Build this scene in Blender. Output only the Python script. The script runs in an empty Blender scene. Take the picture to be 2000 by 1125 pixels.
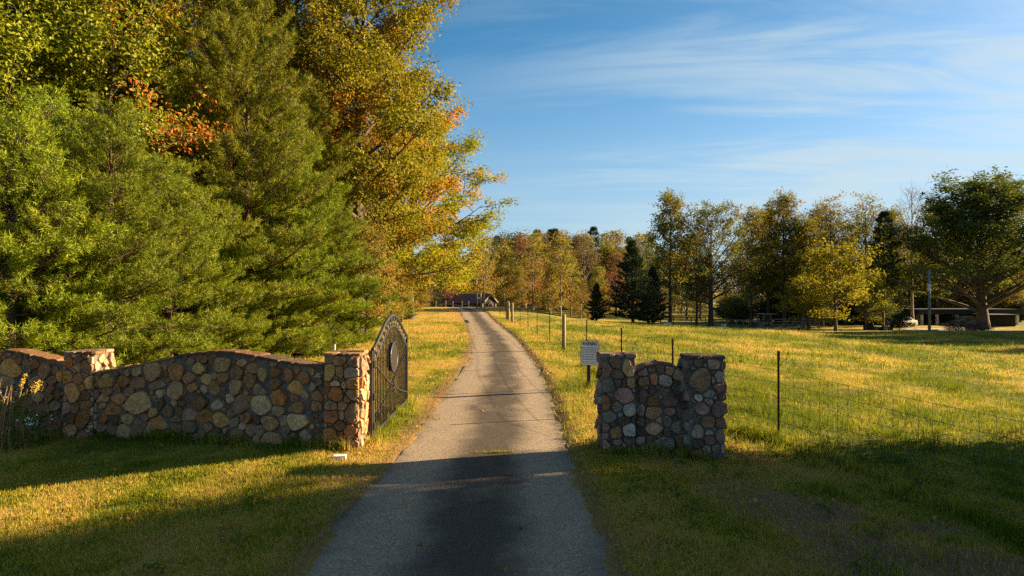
import bpy, bmesh, math, random
import numpy as np
from mathutils import Vector

# ------------------------------------------------------------------ camera, sky, sun, exposure
SC = bpy.context.scene
COL = SC.collection
CAM_H = 2.56
cd = bpy.data.cameras.new("camera"); cam = bpy.data.objects.new("camera", cd); COL.objects.link(cam)
cam.location = (0, 0, CAM_H); cam.rotation_euler = (math.radians(90.32), 0, 0)
cd.sensor_width = 36.0; cd.lens = 24.0; cd.clip_start = 0.1; cd.clip_end = 5000
SC.camera = cam
SUN_EL, SUN_AZ = 18.0, 17.0          # elevation; degrees from +X towards +Y
sd = (math.cos(math.radians(SUN_EL))*math.cos(math.radians(SUN_AZ)), math.cos(math.radians(SUN_EL))*math.sin(math.radians(SUN_AZ)), math.sin(math.radians(SUN_EL)))
sl = bpy.data.lights.new("sun", 'SUN'); sun = bpy.data.objects.new("sun", sl); COL.objects.link(sun)
sl.energy = 5.0; sl.angle = math.radians(0.55); sl.color = (1.0, 0.74, 0.42)
sun.rotation_euler = Vector(sd).to_track_quat('Z', 'Y').to_euler(); sun.location = (60, 20, 40)
W = bpy.data.worlds.new("World"); SC.world = W; W.use_nodes = True
SC.view_settings.view_transform = 'Standard'; SC.view_settings.look = 'None'
SC.view_settings.exposure = 2.2; SC.view_settings.gamma = 1.0
SC.view_settings.use_curve_mapping = False
SC.cycles.use_denoising = False
SC.cycles.max_bounces = 6; SC.cycles.diffuse_bounces = 4; SC.cycles.glossy_bounces = 2
SC.cycles.transmission_bounces = 4; SC.cycles.transparent_max_bounces = 6
SC.cycles.sample_clamp_indirect = 6.0


def N(nt, typ, ins=None, **props):
    n = nt.nodes.new(typ)
    for k, v in props.items():
        setattr(n, k, v)
    for k, v in (ins or {}).items():
        s = n.inputs[k]
        if isinstance(v, bpy.types.NodeSocket):
            nt.links.new(v, s)
        else:
            s.default_value = v
    return n


def math_(nt, op, a, b=0.0, c=None, clamp=False):
    ins = {0: a, 1: b}
    if c is not None: ins[2] = c
    return N(nt, 'ShaderNodeMath', ins, operation=op, use_clamp=clamp).outputs[0]


def mixc(nt, f, a, b, blend='MIX'):
    n = N(nt, 'ShaderNodeMix', None, data_type='RGBA', blend_type=blend)
    for k, v in ((0, f), (6, a), (7, b)):
        if isinstance(v, bpy.types.NodeSocket): nt.links.new(v, n.inputs[k])
        else: n.inputs[k].default_value = (v if k == 0 else (*v, 1.0)[:4])
    return n.outputs[2]


def ramp(nt, f, stops):
    n = N(nt, 'ShaderNodeValToRGB', {0: f}); e = n.color_ramp.elements
    while len(e) < len(stops): e.new(0.5)
    for i, (p, c) in enumerate(stops):
        e[i].position = p; e[i].color = (*c, 1.0) if len(c) == 3 else c
    return n.outputs[0]


def build_world():
    nt = W.node_tree; nt.nodes.clear()
    sky = N(nt, 'ShaderNodeTexSky', None, sky_type='NISHITA', sun_disc=False)
    sky.sun_elevation = math.radians(SUN_EL); sky.sun_rotation = math.radians(90 - SUN_AZ)
    sky.altitude = 200; sky.air_density = 0.38; sky.dust_density = 0.6; sky.ozone_density = 1.5
    tc = N(nt, 'ShaderNodeTexCoord')
    sep = N(nt, 'ShaderNodeSeparateXYZ', {0: tc.outputs['Generated']})
    den = math_(nt, 'ADD', math_(nt, 'MAXIMUM', sep.outputs[2], 0.0), 0.16)
    px = math_(nt, 'DIVIDE', sep.outputs[0], den); py = math_(nt, 'DIVIDE', sep.outputs[1], den)
    # cirrus: fibres drawn out along one direction of the cloud sheet
    a = math.radians(-9)
    u = math_(nt, 'ADD', math_(nt, 'MULTIPLY', px, math.cos(a)), math_(nt, 'MULTIPLY', py, math.sin(a)))
    v = math_(nt, 'SUBTRACT', math_(nt, 'MULTIPLY', py, math.cos(a)), math_(nt, 'MULTIPLY', px, math.sin(a)))
    P = N(nt, 'ShaderNodeCombineXYZ', {0: math_(nt, 'MULTIPLY', u, 0.42), 1: math_(nt, 'MULTIPLY', v, 1.8), 2: 52.6})
    n1 = N(nt, 'ShaderNodeTexNoise', {'Vector': P.outputs[0], 'Scale': 2.1, 'Detail': 9.0, 'Roughness': 0.58, 'Distortion': 0.7})
    P2 = N(nt, 'ShaderNodeCombineXYZ', {0: math_(nt, 'MULTIPLY', u, 0.5), 1: math_(nt, 'MULTIPLY', v, 0.5), 2: 1.3})
    n2 = N(nt, 'ShaderNodeTexNoise', {'Vector': P2.outputs[0], 'Scale': 0.7, 'Detail': 3.0})
    m1 = N(nt, 'ShaderNodeMapRange', {0: n1.outputs[0], 1: 0.38, 2: 0.68, 3: 0.0, 4: 1.0}, interpolation_type='SMOOTHSTEP').outputs[0]
    m2 = N(nt, 'ShaderNodeMapRange', {0: n2.outputs[0], 1: 0.22, 2: 0.52, 3: 0.45, 4: 1.0}, interpolation_type='SMOOTHSTEP').outputs[0]
    side = N(nt, 'ShaderNodeMapRange', {0: sep.outputs[0], 1: -0.20, 2: 0.50, 3: 0.05, 4: 1.0}, interpolation_type='SMOOTHSTEP').outputs[0]   # the veil thickens towards the sun's quarter
    veil = math_(nt, 'MULTIPLY', math_(nt, 'MULTIPLY', side, m2), 0.07)
    mk_ = math_(nt, 'ADD', math_(nt, 'MULTIPLY', math_(nt, 'MULTIPLY', math_(nt, 'MULTIPLY', m1, m2), side), 0.66), veil, clamp=True)
    lowz = N(nt, 'ShaderNodeMapRange', {0: sep.outputs[2], 1: 0.0, 2: 0.36, 3: 0.86, 4: 0.0}, interpolation_type='SMOOTHSTEP').outputs[0]
    hz = mixc(nt, lowz, sky.outputs[0], (1.85, 2.2, 2.4))          # thin high haze low over the horizon
    cl = mixc(nt, mk_, hz, (2.7, 3.0, 3.15))
    hs = N(nt, 'ShaderNodeHueSaturation', {'Hue': 0.478, 'Saturation': 1.25, 'Value': 1.0, 'Color': cl})
    bg = N(nt, 'ShaderNodeBackground', {0: hs.outputs[0], 1: 0.056})
    N(nt, 'ShaderNodeOutputWorld', {0: bg.outputs[0]})


build_world()

# ------------------------------------------------------------------ numbers
PI = math.pi
rng = np.random.default_rng(7)
F = 1333.333


def ray(px, py, Y):
    return np.array([(px-1000)/F*Y, Y, CAM_H-(py-570)/F*Y])


def ss(a, b, v):
    t = np.clip((np.asarray(v, float)-a)/(b-a), 0, 1)
    return t*t*(3-2*t)


_G = np.random.default_rng(99).random((256, 256))


def vnoise(x, y):
    xi = np.floor(x).astype(int); yi = np.floor(y).astype(int)
    fx = x-xi; fy = y-yi; fx = fx*fx*(3-2*fx); fy = fy*fy*(3-2*fy)
    a = _G[xi & 255, yi & 255]; b = _G[(xi+1) & 255, yi & 255]; c = _G[xi & 255, (yi+1) & 255]; d = _G[(xi+1) & 255, (yi+1) & 255]
    return (a*(1-fx)+b*fx)*(1-fy)+(c*(1-fx)+d*fx)*fy


def fbm(x, y, o=4):
    x = np.asarray(x, float); y = np.asarray(y, float)
    s = 0; w = 0.5; t = 0
    for i in range(o):
        s = s+w*vnoise(x+17.3*i, y-9.1*i); t += w; x = x*2.03; y = y*2.03; w *= 0.5
    return s/t


RY = np.array([-12, 0, 6.25, 9.22, 10.83, 14.84, 17.3, 23.9, 28.4, 37.9, 41, 56.9, 72, 82, 88, 100, 112, 130.])
RL = np.array([-2.1, -2.05, -1.99, -1.95, -1.79, -1.73, -1.76, -1.68, -1.77, -2.30, -2.52, -3.88, -5.4, -6.7, -7.7, -10.6, -14, -20])
RR = np.array([.95, .97, .97, .98, .93, 1.0, 1.05, .95, .77, .28, 0, -1.24, -2.54, -3.75, -4.9, -7.8, -11, -17])


def _sm(tab, Y):
    return (np.interp(Y-1.2, RY, tab)+np.interp(Y, RY, tab)+np.interp(Y+1.2, RY, tab))/3


def road_l(Y): return _sm(RL, Y)
def road_r(Y): return _sm(RR, Y)


def gz0(X, Y):
    X = np.asarray(X, float); Y = np.asarray(Y, float)
    z = -0.042*np.clip(X-2, 0, 28)
    z = z-0.065*np.clip(-X-3, 0, 9)*(1-ss(18, 45, Y))
    z = z-1.4*ss(60, 95, Y)*ss(0, 12, X)
    z = z+0.52*ss(55, 88, Y)*(1-ss(-2, 14, X))-1.9*ss(90, 125, Y)*(1-ss(0, 14, X))
    z = z+7.0*ss(150, 420, Y)
    return z


def gz(X, Y):
    X = np.asarray(X, float); Y = np.asarray(Y, float)
    l = road_l(Y); r = road_r(Y)
    off = np.maximum(l-X, X-r)                      # metres outside the drive
    k = ss(-0.20, -0.06, off+(fbm(X*3.1, Y*3.1, 3)-0.5)*0.36)
    sod = 0.045*ss(-0.02, 0.16, X-r+(fbm(X*5, Y*5, 2)-.5)*.1)*(1-ss(.5, 1.6, X-r))
    b = 0.05*k+k*ss(0.1, 2.0, off)*((fbm(X*0.55, Y*0.55, 3)-0.5)*0.16*ss(4, 9, X+np.abs(Y)*0.0)+(fbm(X*1.7, Y*1.7, 3)-0.5)*0.07)
    return gz0(X, Y)-0.035+b+sod


def tone(x, y):                                     # 0 green .. 1 straw: what grows where
    x = np.asarray(x, float); y = np.asarray(y, float)
    a = fbm(x*0.35+3, y*0.22+8, 4); b = fbm(x*1.3, y*0.8, 3); c = fbm(x*5, y*4, 2)
    t = 0.5+(a-0.5)*1.5+(b-0.5)*0.9+(c-0.5)*0.4
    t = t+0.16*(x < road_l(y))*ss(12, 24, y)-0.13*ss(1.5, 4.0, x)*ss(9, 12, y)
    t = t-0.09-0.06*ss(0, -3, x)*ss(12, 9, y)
    return np.clip(t, 0, 1)


def bare(x, y):                                     # worn, reddish soil showing through
    b = fbm(np.asarray(x)*0.6+40, np.asarray(y)*0.8+11, 4)
    near = ss(1.0, 3.5, x)*ss(11.2, 8.5, y)
    edge = np.maximum(ss(0.35, 0.0, np.asarray(x)-road_r(y))*ss(-0.3, 0.0, np.asarray(x)-road_r(y)), ss(0.45, 0.0, road_l(y)-np.asarray(x))*ss(-0.3, 0, road_l(y)-np.asarray(x)))
    return np.clip(ss(0.52, 0.68, b)*near+0.75*edge+0.5*ss(0.6, 0.75, b)*ss(8, 20, y), 0, 1)


# ------------------------------------------------------------------ mesh helpers
def mesh_np(name, V, T=None, Q=None, attrs=None, smooth=False):
    me = bpy.data.meshes.new(name)
    V = np.ascontiguousarray(V, dtype=np.float32)
    nt_ = 0 if T is None else len(T); nq = 0 if Q is None else len(Q)
    loops = []; starts = []; tot = []
    if nt_:
        loops.append(np.asarray(T, np.int32).ravel()); starts.append(np.arange(nt_)*3); tot.append(np.full(nt_, 3))
    if nq:
        loops.append(np.asarray(Q, np.int32).ravel()); starts.append(np.arange(nq)*4+nt_*3); tot.append(np.full(nq, 4))
    L = np.concatenate(loops).astype(np.int32); S = np.concatenate(starts).astype(np.int32)
    me.vertices.add(len(V)); me.vertices.foreach_set('co', V.ravel())
    me.loops.add(len(L)); me.loops.foreach_set('vertex_index', L)
    me.polygons.add(nt_+nq); me.polygons.foreach_set('loop_start', S)
    try: me.polygons.foreach_set('loop_total', np.concatenate(tot).astype(np.int32))
    except Exception: pass
    me.polygons.foreach_set('use_smooth', np.full(nt_+nq, bool(smooth)))
    for k, a in (attrs or {}).items():
        at = me.attributes.new(k, 'FLOAT', 'POINT'); at.data.foreach_set('value', np.ascontiguousarray(a, dtype=np.float32))
    me.update(calc_edges=True)
    return me


def link(name, data, mat=None, parent=None, loc=None):
    o = bpy.data.objects.new(name, data); COL.objects.link(o)
    if mat is not None and data is not None and not data.materials: data.materials.append(mat)
    if parent is not None:
        o.parent = parent
        if loc is None and parent.parent is None and parent.type == 'EMPTY' and parent.get('_w', 1):
            o.location = -parent.location
    if loc is not None: o.location = loc
    return o


def tag(o, label=None, cat=None, group=None, kind=None):
    if label: o['label'] = label
    if cat: o['category'] = cat
    if group: o['group'] = group
    if kind: o['kind'] = kind
    return o


def thing(name, label, cat, loc=(0, 0, 0), group=None):
    o = bpy.data.objects.new(name, None); COL.objects.link(o); o.location = loc; o.empty_display_size = 0.2
    return tag(o, label, cat, group)


class MB:
    def __init__(s): s.V = []; s.T = []; s.Q = []; s.n = 0

    def add(s, V, T=None, Q=None):
        V = np.asarray(V, float)
        if T is not None and len(T): s.T.append(np.asarray(T)+s.n)
        if Q is not None and len(Q): s.Q.append(np.asarray(Q)+s.n)
        s.V.append(V); s.n += len(V); return s

    def box(s, c, d, rz=0.0, bev=0.0, R=None):
        c = np.asarray(c, float); h = np.asarray(d, float)/2
        if bev <= 0:
            P = np.array([[x, y, z] for z in (-1, 1) for y in (-1, 1) for x in (-1, 1)], float)*h
            Q = [[0, 2, 3, 1], [4, 5, 7, 6], [0, 1, 5, 4], [2, 6, 7, 3], [0, 4, 6, 2], [1, 3, 7, 5]]
            T = None
        else:
            bm = bmesh.new(); bmesh.ops.create_cube(bm, size=1.0)
            for v in bm.verts: v.co = Vector((v.co.x*2*h[0], v.co.y*2*h[1], v.co.z*2*h[2]))
            bmesh.ops.bevel(bm, geom=bm.edges[:], offset=bev, segments=1, affect='EDGES')
            bm.verts.index_update()
            P = np.array([v.co[:] for v in bm.verts]); Q = [[v.index for v in f.verts] for f in bm.faces if len(f.verts) == 4]
            T = [[v.index for v in f.verts] for f in bm.faces if len(f.verts) == 3]; bm.free()
        if R is not None: P = P @ np.asarray(R).T
        elif rz:
            ca, sa = math.cos(rz), math.sin(rz); P = P @ np.array([[ca, -sa, 0], [sa, ca, 0], [0, 0, 1]]).T
        return s.add(P+c, T, Q)

    def tube(s, pts, rad, sides=6, cap=True):
        P = np.asarray(pts, float); m = len(P)
        rad = np.broadcast_to(np.asarray(rad, float), (m,))
        d = np.gradient(P, axis=0); d /= np.linalg.norm(d, axis=1, keepdims=True)+1e-9
        ref = np.array([0, 0, 1.0]) if abs(d[:, 2]).mean() < 0.8 else np.array([1.0, 0.13, 0])
        a = np.cross(d, ref); a /= np.linalg.norm(a, axis=1, keepdims=True)+1e-9
        b = np.cross(d, a)
        th = np.arange(sides)*2*PI/sides
        V = P[:, None, :]+rad[:, None, None]*(a[:, None, :]*np.cos(th)[None, :, None]+b[:, None, :]*np.sin(th)[None, :, None])
        i = np.arange(m-1)[:, None]*sides; j = np.arange(sides)[None, :]; k = (j+1) % sides
        Q = np.stack([i+j, i+k, i+k+sides, i+j+sides], -1).reshape(-1, 4)
        T = None; V = V.reshape(-1, 3)
        if cap:
            V = np.vstack([V, P[0], P[-1]]); n0 = m*sides; jj = np.arange(sides); kk = (jj+1) % sides
            T = np.vstack([np.stack([kk, jj, np.full(sides, n0)], -1), np.stack([jj+(m-1)*sides, kk+(m-1)*sides, np.full(sides, n0+1)], -1)])
        return s.add(V, T, Q)

    def mesh(s, name, smooth=False, attrs=None):
        return mesh_np(name, np.vstack(s.V), np.vstack(s.T) if s.T else None, np.vstack(s.Q) if s.Q else None, attrs, smooth)

    def build(s, name, mat, parent=None, smooth=False, loc=None):
        return link(name, s.mesh(name, smooth), mat, parent, loc)


# ------------------------------------------------------------------ materials
def new_mat(name):
    m = bpy.data.materials.new(name); m.use_nodes = True; m.node_tree.nodes.clear(); return m, m.node_tree


def attr(nt, name): return N(nt, 'ShaderNodeAttribute', None, attribute_name=name).outputs['Fac']


def noise(nt, scale, detail=4, vec=None, rough=0.55, dist=0.0):
    ins = {'Scale': scale, 'Detail': detail, 'Roughness': rough, 'Distortion': dist}
    if vec is not None: ins['Vector'] = vec
    return N(nt, 'ShaderNodeTexNoise', ins).outputs[0]


def finish(nt, col, rough=0.9, bump=None, bstr=0.3, bdist=0.02, metal=0.0, spec=0.3):
    ins = {'Base Color': col if isinstance(col, bpy.types.NodeSocket) else (*col, 1), 'Roughness': rough, 'Metallic': metal, 'Specular IOR Level': spec}
    if bump is not None:
        ins['Normal'] = N(nt, 'ShaderNodeBump', {'Strength': bstr, 'Distance': bdist, 'Height': bump}).outputs[0]
    b = N(nt, 'ShaderNodeBsdfPrincipled', ins)
    N(nt, 'ShaderNodeOutputMaterial', {0: b.outputs[0]})


def mat_simple(name, c1, c2, scale=6, rough=0.85, bstr=0.25, bdist=0.01, metal=0.0, stretch=(1, 1, 1), spec=0.3, detail=5):
    m, nt = new_mat(name)
    tc = N(nt, 'ShaderNodeTexCoord'); mp = N(nt, 'ShaderNodeMapping', {0: tc.outputs['Object'], 'Scale': stretch})
    n1 = noise(nt, scale, detail, mp.outputs[0]); n2 = noise(nt, scale*5.3, 3, mp.outputs[0])
    f = math_(nt, 'ADD', math_(nt, 'MULTIPLY', n1, 0.7), math_(nt, 'MULTIPLY', n2, 0.3))
    f = N(nt, 'ShaderNodeMapRange', {0: f, 1: 0.3, 2: 0.7}).outputs[0]
    finish(nt, mixc(nt, f, c1, c2), rough, f, bstr, bdist, metal, spec)
    return m


def foliage(name, cols, warm=None, warm_amt=0.0, warm_lo=0.55, trans=0.34, vary=0.25, warm2=None):
    m, nt = new_mat(name)
    r = attr(nt, 'rnd'); c = attr(nt, 'clu'); oi = N(nt, 'ShaderNodeObjectInfo')
    base = ramp(nt, r, [(0.0, cols[0]), (0.5, cols[1]), (1.0, cols[2])])
    if warm is not None:
        f = math_(nt, 'ADD', c, math_(nt, 'MULTIPLY', math_(nt, 'SUBTRACT', r, 0.5), 0.35))
        f = N(nt, 'ShaderNodeMapRange', {0: f, 1: warm_lo, 2: warm_lo+0.3, 3: 0.0, 4: warm_amt}, interpolation_type='SMOOTHSTEP').outputs[0]
        w = warm if warm2 is None else mixc(nt, N(nt, 'ShaderNodeMath', {0: math_(nt, 'MULTIPLY', r, 7.31)}, operation='FRACT').outputs[0], warm, warm2)
        base = mixc(nt, f, base, w)
    v = math_(nt, 'ADD', 1-vary/2, math_(nt, 'MULTIPLY', oi.outputs['Random'], vary))
    h = math_(nt, 'ADD', 0.488, math_(nt, 'MULTIPLY', N(nt, 'ShaderNodeMath', {0: math_(nt, 'MULTIPLY', oi.outputs['Random'], 5.7)}, operation='FRACT').outputs[0], 0.024))
    base = N(nt, 'ShaderNodeHueSaturation', {'Hue': h, 'Value': v, 'Saturation': 1.0, 'Color': base}).outputs[0]
    d = N(nt, 'ShaderNodeBsdfDiffuse', {0: base}); t = N(nt, 'ShaderNodeBsdfTranslucent', {0: base})
    mx = N(nt, 'ShaderNodeMixShader', {0: trans, 1: d.outputs[0], 2: t.outputs[0]})
    g = N(nt, 'ShaderNodeBsdfGlossy', {0: (1, 1, 1, 1), 'Roughness': 0.6})
    mx2 = N(nt, 'ShaderNodeMixShader', {0: 0.012, 1: mx.outputs[0], 2: g.outputs[0]})
    N(nt, 'ShaderNodeOutputMaterial', {0: mx2.outputs[0]})
    return m


M = {}
M['bark'] = mat_simple('bark', (.030, .022, .015), (.13, .10, .075), 5, .95, .8, .03, stretch=(3, 3, .6))
M['bark_pale'] = mat_simple('bark_pale', (.10, .085, .07), (.30, .26, .21), 6, .95, .6, .02, stretch=(3, 3, .8))
M['bark_pine'] = mat_simple('bark_pine', (.035, .02, .013), (.14, .085, .055), 7, .95, .8, .02, stretch=(2, 2, .8))
M['pine'] = foliage('pine', [(.058, .098, .005), (.150, .205, .007), (.290, .315, .012)], (.30, .14, .02), 0.4, 0.88, 0.24, vary=.45)
M['pine_dull'] = foliage('pine_dull', [(.068, .100, .006), (.165, .195, .009), (.300, .280, .015)], (.32, .16, .02), 0.5, 0.82, 0.24, vary=.4)
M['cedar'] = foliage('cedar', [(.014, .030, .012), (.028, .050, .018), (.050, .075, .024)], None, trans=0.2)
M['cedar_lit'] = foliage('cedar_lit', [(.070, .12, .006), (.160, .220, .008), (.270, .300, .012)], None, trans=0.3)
M['oak'] = foliage('oak', [(.085, .110, .005), (.225, .225, .008), (.400, .315, .012)], (.42, .170, .010), 0.95, 0.66, 0.42, warm2=(.30, .19, .015))
M['oak_gold'] = foliage('oak_gold', [(.100, .130, .006), (.240, .250, .010), (.395, .330, .013)], (.50, .215, .010), 0.95, 0.66, 0.42, warm2=(.46, .27, .012))
M['maple'] = foliage('maple', [(.085, .125, .006), (.195, .235, .009), (.330, .320, .014)], (.62, .080, .020), 0.95, 0.86, 0.42, warm2=(.55, .19, .02))
M['gum'] = foliage('gum', [(.120, .140, .016), (.240, .230, .024), (.380, .290, .040)], (.42, .20, .03), 0.8, 0.60, 0.42)
M['tulip'] = foliage('tulip', [(.100, .108, .012), (.215, .205, .018), (.340, .290, .028)], (.17, .085, .022), 0.75, 0.55, 0.45)
M['oak_field'] = foliage('oak_field', [(.075, .085, .013), (.155, .155, .020), (.260, .225, .030)], (.15, .075, .022), 0.7, 0.62, 0.42)
M['live_oak'] = foliage('live_oak', [(.045, .072, .014), (.095, .130, .018), (.180, .195, .022)], (.22, .17, .02), 0.8, 0.80, 0.36)
M['yellow'] = foliage('yellow', [(.12, .13, .010), (.22, .215, .013), (.33, .29, .018)], (.30, .15, .02), 0.4, 0.75, 0.50)
M['bg_yellow'] = foliage('bg_yellow', [(0.130, 0.137, 0.018), (0.247, 0.221, 0.023), (0.377, 0.299, 0.036)], (.33, .16, .022), 0.8, 0.55, 0.40, vary=.4)
M['bg_green'] = foliage('bg_green', [(0.042, 0.063, 0.020), (0.084, 0.109, 0.028), (0.147, 0.161, 0.039)], (.15, .10, .025), 0.6, 0.70, 0.35, vary=.4)
M['bg_rust'] = foliage('bg_rust', [(0.115, 0.069, 0.034), (0.230, 0.109, 0.052), (0.345, 0.172, 0.063)], (.33, .10, .05), 0.8, 0.55, 0.35, vary=.4)
M['bg_brown'] = foliage('bg_brown', [(0.077, 0.067, 0.031), (0.140, 0.115, 0.045), (0.231, 0.168, 0.059)], (.20, .10, .035), 0.7, 0.55, 0.40, vary=.4)


def mat_ground():
    m, nt = new_mat('ground')
    t = attr(nt, 'tone'); b = attr(nt, 'bare'); tc = N(nt, 'ShaderNodeTexCoord')
    n1 = noise(nt, 3.0, 6, tc.outputs['Object'], .7); n2 = noise(nt, 28, 4, tc.outputs['Object'], .7)
    mp = N(nt, 'ShaderNodeMapping', {0: tc.outputs['Object'], 'Scale': (.55, 1.0, 1)})
    n3 = noise(nt, .9, 6, mp.outputs[0], .65)
    f = math_(nt, 'ADD', t, math_(nt, 'MULTIPLY', math_(nt, 'SUBTRACT', n3, .5), .9))
    f = math_(nt, 'ADD', f, math_(nt, 'MULTIPLY', math_(nt, 'SUBTRACT', n1, .5), .7), clamp=True)
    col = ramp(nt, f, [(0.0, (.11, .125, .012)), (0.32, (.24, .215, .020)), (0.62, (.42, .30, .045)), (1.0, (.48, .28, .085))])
    soil = mixc(nt, n1, (.13, .07, .04), (.30, .165, .095))
    col = mixc(nt, b, col, soil)
    col = mixc(nt, math_(nt, 'MULTIPLY', N(nt, 'ShaderNodeMapRange', {0: n2, 1: .35, 2: .62, 3: .8, 4: 0.0}).outputs[0], .7), col, (.045, .045, .012))
    h = math_(nt, 'ADD', math_(nt, 'MULTIPLY', n2, .5), math_(nt, 'MULTIPLY', n1, 1.0))
    finish(nt, col, .95, h, .9, .10, spec=.1)
    return m


def mat_grass():
    m, nt = new_mat('grass_blade')
    t = attr(nt, 'tone'); r = attr(nt, 'rnd')
    f = math_(nt, 'ADD', t, math_(nt, 'MULTIPLY', math_(nt, 'SUBTRACT', r, .5), .75), clamp=True)
    col = ramp(nt, f, [(0.0, (.085, .125, .010)), (0.30, (.20, .215, .016)), (0.60, (.37, .315, .040)), (0.82, (.48, .355, .085)), (1.0, (.44, .26, .10))])
    d = N(nt, 'ShaderNodeBsdfDiffuse', {0: col}); tr = N(nt, 'ShaderNodeBsdfTranslucent', {0: col})
    mx = N(nt, 'ShaderNodeMixShader', {0: .40, 1: d.outputs[0], 2: tr.outputs[0]})
    N(nt, 'ShaderNodeOutputMaterial', {0: mx.outputs[0]})
    return m


def mat_asphalt():
    m, nt = new_mat('asphalt')
    tc = N(nt, 'ShaderNodeTexCoord'); P = tc.outputs['Object']
    u = attr(nt, 'across'); v = attr(nt, 'along')          # across: -1..1, along: metres
    ag = N(nt, 'ShaderNodeTexVoronoi', {'Vector': P, 'Scale': 85.0}).outputs['Color']
    agv = N(nt, 'ShaderNodeSeparateColor', {0: ag}).outputs[0]
    n1 = noise(nt, 1.6, 7, P, .65); n2 = noise(nt, 60, 3, P, .6); n3 = noise(nt, .45, 4, P, .6)
    base = mixc(nt, N(nt, 'ShaderNodeMapRange', {0: n1, 1: .3, 2: .7}).outputs[0], (.205, .152, .103), (.275, .205, .135))
    base = mixc(nt, math_(nt, 'MULTIPLY', math_(nt, 'POWER', agv, 2.0), 1.0), base, (.44, .345, .24))
    base = mixc(nt, N(nt, 'ShaderNodeMapRange', {0: n2, 1: .35, 2: .6, 3: .75, 4: 0}).outputs[0], base, (.055, .05, .047))
    # the dark drip stain and moss between the wheel tracks
    wob = math_(nt, 'ADD', u, math_(nt, 'MULTIPLY', math_(nt, 'SUBTRACT', n3, .5), .55))
    wob = math_(nt, 'ADD', wob, math_(nt, 'MULTIPLY', math_(nt, 'SUBTRACT', n1, .5), .35))
    au = math_(nt, 'ABSOLUTE', math_(nt, 'SUBTRACT', wob, .04))
    P2 = N(nt, 'ShaderNodeCombineXYZ', {0: math_(nt, 'MULTIPLY', u, 1.0), 1: math_(nt, 'MULTIPLY', v, .42), 2: 2.0})
    n4 = noise(nt, 1.5, 5, P2.outputs[0], .6)
    st = N(nt, 'ShaderNodeMapRange', {0: au, 1: .58, 2: .16, 3: 0, 4: 1}, interpolation_type='SMOOTHSTEP').outputs[0]
    st = math_(nt, 'MULTIPLY', st, N(nt, 'ShaderNodeMapRange', {0: n4, 1: .26, 2: .48, 3: .62, 4: 1}).outputs[0])
    st = math_(nt, 'MULTIPLY', st, N(nt, 'ShaderNodeMapRange', {0: n2, 1: .3, 2: .7, 3: 1.0, 4: .75}).outputs[0])
    base = mixc(nt, math_(nt, 'MULTIPLY', st, .95), base, (.014, .010, .008))
    ed = N(nt, 'ShaderNodeMapRange', {0: math_(nt, 'ABSOLUTE', wob), 1: .80, 2: 1.08, 3: 0, 4: .7}).outputs[0]
    base = mixc(nt, ed, base, (.045, .034, .028))
    # pale scuffs
    n5 = noise(nt, 5.5, 5, P, .7)
    sc = math_(nt, 'MULTIPLY', N(nt, 'ShaderNodeMapRange', {0: n5, 1: .66, 2: .74}).outputs[0], math_(nt, 'MULTIPLY', st, .6))
    base = mixc(nt, sc, base, (.22, .20, .19))
    # hair cracks
    vor = N(nt, 'ShaderNodeTexVoronoi', {'Vector': mixv(nt, P, noise_c(nt, 2.5, P), .35), 'Scale': .55}, feature='DISTANCE_TO_EDGE').outputs[0]
    ck = math_(nt, 'MULTIPLY', N(nt, 'ShaderNodeMapRange', {0: vor, 1: .002, 2: .008, 3: .7, 4: 0}).outputs[0], N(nt, 'ShaderNodeMapRange', {0: n3, 1: .54, 2: .62}).outputs[0])
    base = mixc(nt, ck, base, (.015, .013, .012))
    h = math_(nt, 'SUBTRACT', math_(nt, 'ADD', math_(nt, 'MULTIPLY', n2, .6), agv), math_(nt, 'MULTIPLY', ck, 3.0))
    finish(nt, base, .88, h, .55, .006, spec=.25)
    return m


def noise_c(nt, s, P): return N(nt, 'ShaderNodeTexNoise', {'Vector': P, 'Scale': s, 'Detail': 3.0}).outputs[1]


def mixv(nt, a, b, k):
    sb = N(nt, 'ShaderNodeVectorMath', {0: b, 1: (.5, .5, .5)}, operation='SUBTRACT').outputs[0]
    sc = N(nt, 'ShaderNodeVectorMath', {0: sb, 'Scale': k}, operation='SCALE').outputs[0]
    return N(nt, 'ShaderNodeVectorMath', {0: a, 1: sc}, operation='ADD').outputs[0]


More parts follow.
